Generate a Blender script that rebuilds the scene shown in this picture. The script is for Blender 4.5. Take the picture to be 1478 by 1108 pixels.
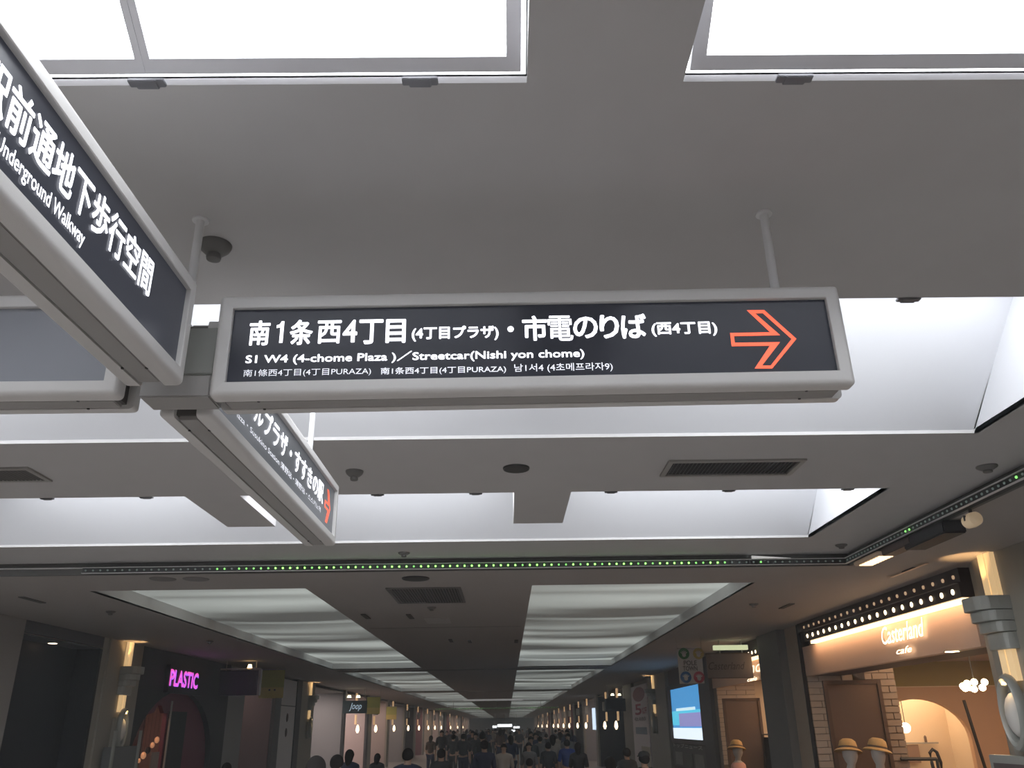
import bpy, bmesh, math, random
from mathutils import Vector, Matrix
random.seed(7)
PI = math.pi
S = bpy.context.scene
for o in list(bpy.data.objects): bpy.data.objects.remove(o)
COL = S.collection
# ---------------------------------------------------------------- camera
EYE = 1.75                                   # camera height; z below is metres above the floor
FPX, CX, CY = 1200., 739., 554.
fv = Vector(((732-CX)/FPX, -(1048-CY)/FPX, -1.)).normalized()
sl = .0105
xv = Vector((1, sl, -(fv.x+fv.y*sl)/fv.z)).normalized()
uv = xv.cross(fv)
RM = Matrix((xv, fv, uv))                    # camera axes -> world axes
cam = bpy.data.cameras.new('camera'); co = bpy.data.objects.new('camera', cam); COL.objects.link(co)
co.matrix_world = Matrix.Translation((0, 0, EYE)) @ RM.to_4x4()
cam.sensor_fit = 'HORIZONTAL'; cam.sensor_width = 36; cam.lens = 36*FPX/1478; cam.clip_start = .05; cam.clip_end = 400
S.camera = co
# ---------------------------------------------------------------- world, exposure
W = bpy.data.worlds.new('world'); S.world = W; W.use_nodes = True
W.node_tree.nodes['Background'].inputs[0].default_value = (.5, .52, .6, 1)
W.node_tree.nodes['Background'].inputs[1].default_value = 0.02
# thin scatter volume added everywhere, standing in for a lens veil
_v = W.node_tree.nodes.new('ShaderNodeVolumeScatter'); _v.inputs['Density'].default_value = .0055; _v.inputs['Color'].default_value = (.92, .96, 1, 1); _v.inputs['Anisotropy'].default_value = .3
W.node_tree.links.new(_v.outputs[0], W.node_tree.nodes['World Output'].inputs['Volume'])
vs = S.view_settings; vs.view_transform = 'Standard'; vs.look = 'None'; vs.gamma = 1; vs.use_curve_mapping = False; vs.exposure = 0.3
S.cycles.max_bounces = 6; S.cycles.diffuse_bounces = 4; S.cycles.glossy_bounces = 3; S.cycles.transmission_bounces = 3
S.cycles.sample_clamp_indirect = 4; S.cycles.use_denoising = True; S.cycles.volume_bounces = 0; S.cycles.volume_max_steps = 64
def area(loc, rot, sx, sy, col, power):
    l = bpy.data.lights.new('area_light', 'AREA'); l.shape = 'RECTANGLE'; l.size = sx; l.size_y = sy; l.color = col; l.energy = power
    o = bpy.data.objects.new('area_light', l); COL.objects.link(o); o.location = loc; o.rotation_euler = rot; return o
def spot(loc, tgt, col, power, ang=1.2, size=.03, blend=.6):
    l = bpy.data.lights.new('spot_light', 'SPOT'); l.color = col; l.energy = power; l.spot_size = ang; l.spot_blend = blend; l.shadow_soft_size = size
    o = bpy.data.objects.new('spot_light', l); COL.objects.link(o); o.location = loc
    o.rotation_euler = (Vector(tgt)-Vector(loc)).to_track_quat('-Z', 'Y').to_euler(); return o
PANEL_E = 4.7; TROFF_E = .42
# the concourse behind the camera has the same lit coffers; they light the faces of the signs
# (coffers are built as geometry below)
WARM = (1, .62, .32)
# ---------------------------------------------------------------- unproject a point of the photograph on a real plane
def at(px, py, ax, val):
    d = RM @ Vector(((px-CX)/FPX, -(py-CY)/FPX, -1.))
    i = 'XYZ'.index(ax); o = Vector((0, 0, EYE))
    return o + d*((val-o[i])/d[i])
# ---------------------------------------------------------------- materials
MATS = {}
def mat(name, col, rough=.6, metal=0, emit=0, ecol=None, var=.04, scale=6, bump=0, bscale=40, spec=.5, coat=0):
    if name in MATS: return MATS[name]
    m = bpy.data.materials.new(name); m.use_nodes = True; nt = m.node_tree; b = nt.nodes['Principled BSDF']
    b.inputs['Roughness'].default_value = rough; b.inputs['Metallic'].default_value = metal
    b.inputs['Specular IOR Level'].default_value = spec
    b.inputs['Coat Weight'].default_value = coat
    c = (*col, 1)
    tc = nt.nodes.new('ShaderNodeTexCoord')
    n = nt.nodes.new('ShaderNodeTexNoise'); n.inputs['Scale'].default_value = scale; n.inputs['Detail'].default_value = 4
    nt.links.new(tc.outputs['Object'], n.inputs['Vector'])
    mx = nt.nodes.new('ShaderNodeMix'); mx.data_type = 'RGBA'
    mx.inputs[6].default_value = tuple(min(1, v*(1-var)) for v in col)+(1,); mx.inputs[7].default_value = tuple(min(1, v*(1+var)) for v in col)+(1,)
    nt.links.new(n.outputs['Fac'], mx.inputs[0]); nt.links.new(mx.outputs[2], b.inputs['Base Color'])
    if bump:
        n2 = nt.nodes.new('ShaderNodeTexNoise'); n2.inputs['Scale'].default_value = bscale; nt.links.new(tc.outputs['Object'], n2.inputs['Vector'])
        bp = nt.nodes.new('ShaderNodeBump'); bp.inputs['Strength'].default_value = bump; nt.links.new(n2.outputs['Fac'], bp.inputs['Height']); nt.links.new(bp.outputs[0], b.inputs['Normal'])
    if emit:
        b.inputs['Emission Color'].default_value = (*(ecol or col), 1); b.inputs['Emission Strength'].default_value = emit
    MATS[name] = m; return m
M_ceil = mat('ceiling_paint', (.56, .55, .55), .85, bump=.03)
M_ceil2 = mat('corridor_ceiling_paint', (.40, .37, .35), .8, bump=.03)
M_white = mat('white_reflector', (.68, .69, .72), .8, var=.01)
M_frame = mat('sign_frame_plastic', (.70, .69, .68), .42, var=.02)
M_core = mat('sign_core', (.36, .35, .34), .5, var=.03)
M_gap = mat('joint_dark', (.09, .085, .08), .7)
M_face = mat('sign_face_dark', (.018, .020, .028), .22, emit=.012, ecol=(.5, .55, .8), coat=0)
M_faceoff = mat('sign_face_unlit', (.29, .305, .34), .35, var=.01)
M_letter = mat('letter_white', (.9, .9, .95), .4, emit=1.35, ecol=(.93, .94, 1))
M_letter2 = mat('letter_soft', (.8, .8, .85), .4, emit=.62, ecol=(.9, .92, 1))
M_red = mat('arrow_red', (.8, .12, .05), .4, emit=.95, ecol=(1, .125, .06))
M_panel = mat('diffuser', (.9, .9, .9), .5, emit=PANEL_E, ecol=(.93, .96, 1))
M_alu = mat('aluminium_frame', (.72, .72, .76), .5, metal=0, var=.03)
M_alud = mat('hinge_grey', (.25, .25, .27), .4, metal=.6)
M_pole = mat('pole_white', (.75, .75, .76), .35)
M_grey = mat('grey_plastic', (.17, .165, .16), .5)
M_greyl = mat('grey_plastic_light', (.36, .35, .33), .5)
M_dark = mat('dark_metal', (.035, .035, .035), .45)
M_black = mat('black_wall', (.012, .012, .014), .55, var=.2)
M_floor = mat('floor_stone', (.29, .265, .245), .35, var=.12, scale=2)
M_wallp = mat('wall_paint', (.34, .31, .28), .7)
M_pier = mat('pier_panel', (.36, .34, .29), .5, var=.06, scale=3)
M_cap = mat('capital_metal', (.40, .41, .38), .4, metal=.15)
M_groove = mat('groove_cream_uplit', (.75, .62, .4), .5, emit=.42, ecol=(1, .66, .32))  # uplight in the groove put in as a glow of the material
M_warm = mat('warm_lamp', (1, .8, .55), .5, emit=5, ecol=(1, .66, .30))
M_warmhot = mat('warm_lamp_hot', (1, .8, .55), .5, emit=14, ecol=(1, .74, .42))
M_brick = mat('brick_white', (.62, .52, .42), .7, var=.08)
M_mortar = mat('mortar', (.30, .24, .18), .9)
M_pink = mat('shop_fascia', (.80, .58, .44), .6)
M_brown = mat('brown_soffit', (.16, .11, .085), .6)
M_awn = mat('awning_brown', (.035, .02, .018), .45)
M_bulb = mat('bulb', (1, .85, .6), .4, emit=3.5, ecol=(1, .76, .48))
M_bulbdim = mat('bulb_dim', (1, .8, .6), .4, emit=.32, ecol=(1, .62, .38))
M_straw = mat('straw', (.68, .45, .19), .7, var=.15, scale=60, bump=.2, bscale=120)
M_cream = mat('cream_wall', (.78, .66, .50), .7)
M_olive = mat('olive_wall', (.34, .28, .10), .7)
M_terra = mat('terracotta_wall', (.52, .30, .18), .7)
M_skin = mat('skin', (.55, .36, .26), .5)
M_manq = mat('mannequin_cloth', (.5, .47, .44), .7)
# ---------------------------------------------------------------- mesh builder
class MB:
    def __init__(s): s.v = []; s.f = []
    def add(s, vs, fs):
        k = len(s.v); s.v += [tuple(v) for v in vs]; s.f += [tuple(i+k for i in f) for f in fs]; return s
    def box(s, x0, x1, y0, y1, z0, z1):
        v = [(x, y, z) for z in (z0, z1) for y in (y0, y1) for x in (x0, x1)]
        return s.add(v, [(0, 2, 3, 1), (4, 5, 7, 6), (0, 1, 5, 4), (2, 6, 7, 3), (0, 4, 6, 2), (1, 3, 7, 5)])
    def quad(s, a, b, c, d): return s.add([a, b, c, d], [(0, 1, 2, 3)])
    def slab(s, p, n):        # quad p (4 pts) thickened by vector n
        n = Vector(n); q = [Vector(a)+n for a in p]
        return s.add([*p, *q], [(0, 3, 2, 1), (4, 5, 6, 7), (0, 1, 5, 4), (1, 2, 6, 5), (2, 3, 7, 6), (3, 0, 4, 7)])
    def prism(s, poly, n):    # polygon of 3D points extruded by n
        k = len(poly); n = Vector(n); v = [Vector(a) for a in poly]
        return s.add(v+[a+n for a in v], [tuple(range(k))[::-1], tuple(range(k, 2*k))]+[(i, (i+1) % k, (i+1) % k+k, i+k) for i in range(k)])
    def lathe(s, prof, seg=24, c=(0, 0, 0), ax='Z', sy=1):
        v = []; f = []
        for r, h in prof:
            for i in range(seg):
                a = 2*PI*i/seg; p = (r*math.cos(a), r*math.sin(a)*sy, h)
                if ax == 'X': p = (p[2], p[0], p[1])
                if ax == 'Y': p = (p[0], p[2], p[1])
                v.append((p[0]+c[0], p[1]+c[1], p[2]+c[2]))
        for j in range(len(prof)-1):
            for i in range(seg): f.append((j*seg+i, j*seg+(i+1) % seg, (j+1)*seg+(i+1) % seg, (j+1)*seg+i))
        f.append(tuple(range(seg))[::-1]); f.append(tuple(range((len(prof)-1)*seg, len(prof)*seg)))
        return s.add(v, f)
    def tube(s, pts, r, seg=8):
        pts = [Vector(p) for p in pts]; rings = []
        for i, p in enumerate(pts):
            d = (pts[min(i+1, len(pts)-1)]-pts[max(i-1, 0)]).normalized(); q = d.to_track_quat('Z', 'Y')
            rr = r[i] if isinstance(r, (list, tuple)) else r
            rings.append([p+q@Vector((rr*math.cos(2*PI*k/seg), rr*math.sin(2*PI*k/seg), 0)) for k in range(seg)])
        v = [a for R in rings for a in R]; f = []
        for j in range(len(pts)-1):
            for k in range(seg): f.append((j*seg+k, j*seg+(k+1) % seg, (j+1)*seg+(k+1) % seg, (j+1)*seg+k))
        f.append(tuple(range(seg))[::-1]); f.append(tuple(range((len(pts)-1)*seg, len(pts)*seg)))
        return s.add(v, f)
    def build(s, name, m, parent=None, smooth=False, bevel=0, off=None):
        me = bpy.data.meshes.new(name); vv = s.v
        if off: vv = [(a-off[0], b-off[1], c-off[2]) for a, b, c in vv]
        me.from_pydata(vv, [], s.f); me.update()
        if bevel:
            bm = bmesh.new(); bm.from_mesh(me); bmesh.ops.remove_doubles(bm, verts=bm.verts, dist=1e-5)
            bmesh.ops.bevel(bm, geom=list(bm.edges), offset=bevel, segments=2, affect='EDGES', clamp_overlap=True); bm.to_mesh(me); bm.free()
        if smooth:
            for p in me.polygons: p.use_smooth = True
            me.set_sharp_from_angle(angle=.7)
        me.materials.append(m)
        o = bpy.data.objects.new(name, me); COL.objects.link(o)
        if off: o.location = off
        if parent: o.parent = parent
        return o
def box(name, m, x0, x1, y0, y1, z0, z1, parent=None, bevel=0): return MB().box(x0, x1, y0, y1, z0, z1).build(name, m, parent, bevel=bevel)
def tag(o, label, cat, group=None, kind=None):
    if label: o['label'] = label
    if cat: o['category'] = cat
    if group: o['group'] = group
    if kind: o['kind'] = kind
    return o
def thing(name, loc, label, cat, group=None, rz=0):
    o = bpy.data.objects.new(name, None); COL.objects.link(o); o.location = loc; o.rotation_euler = (0, 0, rz); o.empty_display_size = .1
    return tag(o, label, cat, group)
def struct(o): o['kind'] = 'structure'; return o
def copy_tree(o, parent=None, label=None, loc=None, rz=None, group=None):
    c = o.copy(); COL.objects.link(c)
    if parent: c.parent = parent
    for k in list(o.children): copy_tree(k, c)
    if label: c['label'] = label
    if group: c['group'] = group
    if loc is not None: c.location = loc
    if rz is not None: c.rotation_euler = (0, 0, rz)
    return c
# ---------------------------------------------------------------- text
def text_mesh(s, off=.0, shear=0):
    cu = bpy.data.curves.new('t', 'FONT'); cu.body = s; cu.size = 1; cu.offset = off; cu.shear = shear; cu.resolution_u = 3
    o = bpy.data.objects.new('t', cu); COL.objects.link(o)
    bpy.context.view_layer.update(); dg = bpy.context.evaluated_depsgraph_get()
    me = bpy.data.meshes.new_from_object(o.evaluated_get(dg)); bpy.data.objects.remove(o); bpy.data.curves.remove(cu)
    return me
def text_rect(s, name, m, parent, origin, ux, uz, u0, u1, w0, w1, depth=.002, off=.0, shear=0, thick=.0):
    """text filling the rectangle u0..u1 x w0..w1 on the local plane origin+u*ux+w*uz; thick = stroke growth as a share of its height"""
    me = text_mesh(s, off, shear); X = [v.co.x for v in me.vertices]; Y = [v.co.y for v in me.vertices]
    a, b, c, d = min(X), max(X), min(Y), max(Y)
    ux = Vector(ux); uz = Vector(uz); n = ux.cross(uz); o0 = Vector(origin); g = thick*(w1-w0)
    u0 += g; u1 -= g; w0 += g; w1 -= g
    base = [(u0+(v.co.x-a)/(b-a)*(u1-u0), w0+(v.co.y-c)/(d-c)*(w1-w0)) for v in me.vertices]; fc = [tuple(p.vertices) for p in me.polygons]
    sh = [(0, 0)] if not g else [(g*math.cos(q*PI/4), g*math.sin(q*PI/4)) for q in range(8)]
    vv = []; ff = []
    for i, (du, dw) in enumerate(sh):
        k = len(vv); vv += [o0+ux*(u+du)+uz*(w+dw)+n*(depth-i*1e-5) for u, w in base]; ff += [tuple(j+k for j in f) for f in fc]
    bpy.data.meshes.remove(me); me = bpy.data.meshes.new(name); me.from_pydata(vv, [], ff); me.materials.append(m)
    o = bpy.data.objects.new(name, me); COL.objects.link(o); o.parent = parent
    return o

# ================================================================ SETTING
H = EYE+1.4; ZC = EYE+1.295; YF = 7.51; XR = 3.09; XL = -6.35
WR = 4.2; WL = -5.9; YEND = 150.
struct(box('floor', M_floor, -30, 30, -8, YEND, -.1, 0))
# floor tiles are out of the frame
cells = [(-5.97, -4.195), (-3.84, -2.065), (-1.71, .062), (.431, 2.485)]
coffers = [(-5.3, 1), (-2.65, 1), (.02, -1), (2.63, 1), (5.25, 1)]   # near edge, +1 = panels on the near side
CW = 1.52; RID = .893; RH = RID*math.tan(math.radians(31))
cb = MB(); xs = [XL, cells[0][0], cells[-1][1], XR]; T = .02
y = -6.0
for i, (y0, d) in enumerate(coffers):
    cb.box(XL, XR, y, y0, H, H+T); cb.box(XL, cells[0][0], y0, y0+CW, H, H+T); cb.box(cells[-1][1], XR, y0, y0+CW, H, H+T); y = y0+CW
    # dividing bands under the panelled half
    ya, yb = (y0, y0+RID) if d > 0 else (y0+CW-RID, y0+CW)
    for j in range(3):
        x0, x1 = cells[j][1], cells[j+1][0]
        pts = [(x0, ya, H), (x0, yb, H), (x0, yb, H+RH)] if d > 0 else [(x0, ya, H), (x0, yb, H), (x0, ya, H+RH)]
        cb.prism(pts, (x1-x0, 0, 0))
cb.box(XL, XR, y, YF, H, H+T)
struct(cb.build('ceiling', M_ceil))
def panel_pt(y0, d, x, s, up=0):
    """point on the sloped luminous plane: s metres up the slope from its hinge edge"""
    a = math.radians(31); yy = s*math.cos(a); zz = s*math.sin(a)
    ny, nz = -math.sin(a), math.cos(a)
    yy += ny*up; zz += nz*up
    return (x, y0+yy if d > 0 else y0+CW-yy, H+zz)
SL = RID/math.cos(math.radians(31))
pan_lab = {}
for ci, (y0, d) in enumerate(coffers):
    # sloping white reflector and end walls
    rb = MB(); yr = y0+RID if d > 0 else y0+CW-RID; yo = y0+CW if d > 0 else y0
    xa, xb = cells[0][0], cells[-1][1]
    rb.slab([(xa, yo, H+T*.9), (xb, yo, H+T*.9), (xb, yr, H+RH), (xa, yr, H+RH)], (0, .02*d, .02))
    for x in (xa, xb): rb.prism([(x, y0, H), (x, y0+CW, H), (x, yr, H+RH+.02)], (.02 if x > 0 else -.02, 0, 0))
    struct(rb.build('ceiling', M_white))
    where = ['row behind the camera', 'row behind the camera', 'row nearest the camera', 'recess above the black direction sign', 'recess before the green lamp strip'][ci]
    for j, (x0, x1) in enumerate(cells):
        xm = (x0+x1)/2
        side = ['far left', 'left', 'middle', 'right'][j]
        t = thing('light_panel', (xm, y0 if d > 0 else y0+CW, H), f'framed luminous ceiling panel pair, {side} bay of the {where}', 'light panel', 'luminous ceiling panels')
        L = t.location
        def pb(m, nm, lst):
            b = MB()
            for (a0, a1, s0, s1, u0, u1) in lst:
                q = [Vector(panel_pt(y0, d, a0, s0, u0)), Vector(panel_pt(y0, d, a1, s0, u0)), Vector(panel_pt(y0, d, a1, s1, u0)), Vector(panel_pt(y0, d, a0, s1, u0))]
                nrm = Vector(panel_pt(y0, d, a0, s0, u1))-q[0]
                b.slab([p-L for p in q], nrm)
            return b.build(nm, m, t)
        pb(M_panel, 'diffuser', [(x0+.002, x1-.002, .012, SL-.01, .028, .04)])
        fw = .034; g = .0135
        for (a0, a1) in ((x0+g, xm-.0003), (xm+.0003, x1-g)):
            s0, s1 = g+.012, SL-.02; f2 = fw*.5
            l = fw if a0 == x0+g else f2; r = fw if a1 == x1-g else f2
            pb(M_alu, 'panel_frame', [(a0, a1, s0, s0+fw, 0, .026), (a0, a1, s1-fw, s1, 0, .026), (a0, a0+l, s0+fw, s1-fw, 0, .026), (a1-r, a1, s0+fw, s1-fw, 0, .026)])
        for hx in (x0+.26, xm, x1-.25):
            hy = .010*d; b = MB().box(hx-.042-L.x, hx+.042-L.x, hy-.012, hy+.012, -.006, .004).box(hx-.026-L.x, hx+.026-L.x, hy-.015, hy+.015, -.009, -.003)
            b.build('hinge', M_alud, t, bevel=.002)
# fascia round the raised concourse ceiling
fb = MB(); fb.box(XL, XR+.3, YF, YF+.03, ZC, H+T); fb.box(XR, XR+.03, -6, YF, ZC, H+T); fb.box(XL-.03, XL, -6, YF, ZC, H+T)
struct(fb.build('trim_1', mat('fascia_dark', (.10, .095, .09), .6)))
fl = MB(); fl.box(XL, XR, YF-.03, YF-.001, H-.050, H-.042); fl.box(XR-.03, XR-.001, -6, YF-.03, H-.050, H-.042)
struct(fl.build('trim_2', M_frame))
# corridor ceiling with its two rows of recesses
TRO = [(-4.13, -1.99), (.262, 2.49)]; SEG = [(8.42+13.6*k, 8.42+13.6*k+12.4) for k in range(10)]
cc = MB(); xs = [-30, TRO[0][0], TRO[0][1], TRO[1][0], TRO[1][1], 30]
for i in (0, 2, 4): cc.box(xs[i], xs[i+1], YF+.03, YEND, ZC, ZC+.02)
for i in (1, 3):
    y = YF+.03
    for a, b in SEG: cc.box(xs[i], xs[i+1], y, a, ZC, ZC+.02); y = b
    cc.box(xs[i], xs[i+1], y, YEND, ZC, ZC+.02)
cc.box(XR+.03, 30, -6, YF+.03, ZC, ZC+.02); cc.box(-30, XL-.03, -6, YF+.03, ZC, ZC+.02)
struct(cc.build('ceiling', M_ceil2))
# shallow joints and a drop across the corridor ceiling
jb = MB()
for yy in (12.05,): jb.box(-1.9, .2, yy, yy+.02, ZC-.004, ZC-.001)
for yy in (21.4, 35.0, 48.6): jb.box(-4.1, 2.45, yy-.1, yy+.1, ZC-.008, ZC-.001)
struct(jb.build('trim_3', mat('joint_brown', (.2, .19, .18), .7)))
def fabric_mat():
    m = bpy.data.materials.new('backlit_fabric'); m.use_nodes = True; nt = m.node_tree; b = nt.nodes['Principled BSDF']
    b.inputs['Base Color'].default_value = (.6, .62, .6, 1); b.inputs['Roughness'].default_value = .8
    tc = nt.nodes.new('ShaderNodeTexCoord'); mp = nt.nodes.new('ShaderNodeMapping'); mp.inputs['Scale'].default_value = (.10, .42, 1)
    n = nt.nodes.new('ShaderNodeTexNoise'); n.inputs['Scale'].default_value = 1.5; n.inputs['Detail'].default_value = 1.6; n.inputs['Distortion'].default_value = .35
    r = nt.nodes.new('ShaderNodeMapRange'); r.inputs[1].default_value = .40; r.inputs[2].default_value = .62; r.inputs[3].default_value = .035; r.inputs[4].default_value = .30
    nt.links.new(tc.outputs['Object'], mp.inputs[0]); nt.links.new(mp.outputs[0], n.inputs['Vector']); nt.links.new(n.outputs['Fac'], r.inputs[0])
    nt.links.new(r.outputs[0], b.inputs['Emission Strength']); b.inputs['Emission Color'].default_value = (.92, 1, .95, 1)
    return m
M_fab = fabric_mat()
M_side = mat('recess_side', (.75, .76, .76), .7, var=.06, scale=4)
TD = .15
for ti, (x0, x1) in enumerate(TRO):
    for k, (a, b) in enumerate(SEG):
        xm = (x0+x1)/2; side = ('left', 'right')[ti]
        lab = f'long pleated fabric ceiling light nearest on the {side} of the corridor' if k == 0 else (f'second pleated fabric ceiling light along the {side} of the corridor' if k == 1 else f'distant fabric ceiling lights in the {side} row of the corridor')
        t = thing('ceiling_light', (xm, a, ZC), lab, 'ceiling light', f'far {side} fabric lights' if k > 1 else None)
        w = (x1-x0)/2; ln = b-a
        # pleated cloth, sagging between cross battens
        ms = MB(); nx = 8; per = 1.55 if k < 3 else 3.1; ny = int(ln/per*10)
        vv = []; ff = []
        for iy in range(ny+1):
            yy = ln*iy/ny; ph = (yy/per) % 1
            for ix in range(nx+1):
                u = -1+2*ix/nx
                z = TD-.006-(.026*math.sin(PI*ph)+.008*math.sin(PI*ph*2))*(1-u*u)
                vv.append((u*w*.998, yy, z))
        for iy in range(ny):
            for ix in range(nx): q = iy*(nx+1)+ix; ff.append((q, q+nx+1, q+nx+2, q+1))
        ms.add(vv, ff); ms.build('fabric', M_fab, t, smooth=True)
        sb = MB().box(-w-.02, -w, 0, ln, .002, TD+.04).box(w, w+.02, 0, ln, .002, TD+.04).box(-w, w, -.02, 0, .002, TD+.04).box(-w, w, ln, ln+.02, .002, TD+.04)
        sb.build('side_panel', M_side, t)
# walls
struct(box('wall_back', M_wallp, -30, 30, -6.1, -6, 0, H))
struct(box('wall_front', mat('end_wall', (.4, .4, .4), .7), -9, 9, YEND, YEND+.1, 0, H))
struct(box('wall_left', M_wallp, XL-.2, XL-.05, -6, 8.2, 0, H))
struct(box('wall_right', M_wallp, WR+.4, WR+.5, -6, 6.15, 0, ZC))

# ================================================================ HANGING SIGNS
def ring(L, h, depth, bd, r, sgn=1):
    """rounded picture-frame ring in the XZ plane, front at y=-depth (times sgn)"""
    b = MB(); prof = [(0, 0)]; n = 5
    prof.append((0, -(depth-r)))
    for i in range(1, n+1):
        a = PI/2*i/n; prof.append((r-r*math.cos(a), -(depth-r)-r*math.sin(a)))
    prof += [(bd-.002, -depth), (bd, -depth+.002), (bd, -depth+.018), (bd, 0)]
    loops = []
    for ins, y in prof:
        hl, hh = L/2-ins, h/2-ins; rc = max(.013-ins, .001); pts = []
        for (cx, cz, a0) in ((hl-rc, hh-rc, 0), (-hl+rc, hh-rc, PI/2), (-hl+rc, -hh+rc, PI), (hl-rc, -hh+rc, 1.5*PI)):
            for k in range(5):
                a = a0+PI/2*k/4; pts.append((cx+rc*math.cos(a), y*sgn, cz+rc*math.sin(a)))
        loops.append(pts)
    m = len(loops[0]); v = [p for l in loops for p in l]; f = []
    for j in range(len(loops)-1):
        for i in range(m): q = (j*m+i, j*m+(i+1) % m, (j+1)*m+(i+1) % m, (j+1)*m+i); f.append(q if sgn > 0 else q[::-1])
    # close ring at the back
    jj = (len(loops)-1)*m
    for i in range(m): q = (i, jj+i, jj+(i+1) % m, (i+1) % m); f.append(q if sgn > 0 else q[::-1])
    return b.add(v, f)
def make_sign(L, h, t, face_mat, back_mat, loc, rz, ry, label, screws=True):
    """local: x along the length, face towards -y, z up; origin at the centre"""
    s = thing('direction_sign', loc, label, 'sign', 'hanging illuminated signs')
    s.rotation_euler = (0, ry, rz)
    ft = .044; hb = t/2
    fr = ring(L, h, ft, .040, .016, 1); o = fr.build('front_frame', M_frame, s, smooth=True); o.location = (0, -(hb-ft), 0)
    bk = ring(L, h, ft, .040, .016, -1); o2 = bk.build('back_frame', M_frame, s, smooth=True); o2.location = (0, hb-ft, 0)
    cr = MB(); c = hb-ft+.001; e = .03
    cr.box(-L/2+.02, L/2-.02, -c, c, -h/2+.012, h/2-.012)
    cr.build('groove', M_gap, s)
    cr = MB().box(-L/2+e, L/2-e, -c+.005, c-.005, -h/2+.001, h/2-.001); cr.build('core', M_core, s, bevel=.002)
    f = MB().box(-L/2+.038, L/2-.038, -hb+.014, -hb+.022, -h/2+.038, h/2-.038).build('face_panel', face_mat, s)
    f = MB().box(-L/2+.038, L/2-.038, hb-.022, hb-.014, -h/2+.038, h/2-.038).build('back_panel', back_mat, s)
    if screws:
        for x in (-L/2+.12, L/2-.12):
            for yy, par in ((-c+.003, o), (c-.003, o2)):
                MB().lathe([(.004, 0), (.004, .003), (.002, .004)], 8, (x, yy-par.location.y, -h/2-.001)).build('screw', M_dark, par)
    return s
def sign_text(sign, items, axis, val, lm, flip=False):
    """items: (text, (x_left,y_bottom),(x_right,y_top), bold, material)  in photograph pixels on the face plane"""
    bpy.context.view_layer.update(); inv = sign.matrix_world.inverted()
    for it in items:
        a = inv @ at(*it[1], axis, val); b = inv @ at(*it[2], axis, val)
        if it[0] == '1':
            x1 = b.x; w = (b.x-a.x)*.46; h = b.z-a.z; y = -lm-.001
            MB().prism([(x1-w, y, a.z), (x1, y, a.z), (x1, y, b.z), (x1-w*.8, y, b.z), (x1-w*1.1, y, b.z-h*.10), (x1-w*1.5, y, b.z-h*.16), (a.x, y, b.z-h*.18), (a.x, y, b.z-h*.31), (x1-w, y, b.z-h*.27)][::-1], (0, .002, 0)).build('lettering', it[4], sign)
            continue
        text_rect(it[0], 'lettering', it[4], sign, (0, -lm, 0), (1, 0, 0), (0, 0, 1), a.x, b.x, a.z, b.z, thick=it[3])
ZB = EYE+.806; ZT = EYE+1.104; ZM = (ZB+ZT)/2; SH = ZT-ZB; TH = .15
# --- B, the big one facing the camera
LB = 1.705
sB = make_sign(LB, SH, TH, M_face, M_face, (.079, 2.0205+TH/2, ZM+.008), 0, -.0095, 'long black hanging sign with white Japanese text and red outlined right arrow')
YB = 2.0205
ytxt = YB+.012
def z3(x, y): return (740+x/2.956, 400+y/2.956)
def z2(x, y): return (300+x/2.956, 400+y/2.956)
sign_text(sB, [
    *[(ch, z2(xa, yb_), z2(xb, ya_), th, M_letter) for ch, xa, xb, ya_, yb_, th in (
        ('南', 170, 270, 184, 292, .022), ('1', 287, 326, 187, 279, .045), ('条', 345, 452, 181, 290, .024), ('西', 463, 572, 183, 284, .024), ('4', 573, 640, 181, 279, .022), ('丁', 642, 750, 179, 286, .026), ('目', 757, 846, 178, 281, .03))],
    ('(4丁目プラザ)', (594, 493), (719.5, 469), .028, M_letter),
    *[(ch, z3(xa, yb_), z3(xb, ya_), th, M_letter) for ch, xa, xb, ya_, yb_, th in (
        ('市', 42, 147, 163, 272, .026), ('電', 152, 254, 163, 272, .014), ('の', 260, 360, 167, 262, .03), ('り', 374, 450, 160, 262, .03), ('ば', 466, 566, 155, 262, .028))],
    ('(西4丁目)', (941.3, 486), (1033.7, 463.6), .028, M_letter),
    ('S1 W4 (4-chome Plaza )／Streetcar(Nishi yon chome)', (353.5, 527.6), (842.8, 501.3), .020, M_letter),
    ('南1條西4丁目(4丁目PURAZA)', (350.7, 545.2), (535.8, 529.8), .0, M_letter2),
    ('南1条西4丁目(4丁目PURAZA)', (549.3, 542), (730.3, 527), .010, M_letter2),
    ('남1서4 (4초메프라자9)', (742.5, 538.5), (883.8, 522.5), .006, M_letter2)], 'Y', ytxt, TH/2-.0135)
inv = sB.matrix_world.inverted()
def lp(px, py): q = inv @ at(px, py, 'Y', ytxt); return Vector((q.x, -TH/2+.0125, q.z))
c = lp(737, 474.6); MB().lathe([(.0086, -.0005), (.0086, .001)], 16, c, 'Y').build('lettering', M_letter, sB)
def z3(x, y): return (740+x/2.956, 400+y/2.956)
outer = [(1000, 140), (1073, 139), (1211, 262), (1108, 388), (1033, 388), (1098, 291), (935, 293), (928, 237), (1100, 234)]
innr = [(1034, 153), (1068, 152), (1191, 262), (1101, 376), (1064, 376), (1141, 276), (948, 279), (944, 250), (1141, 246)]
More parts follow.
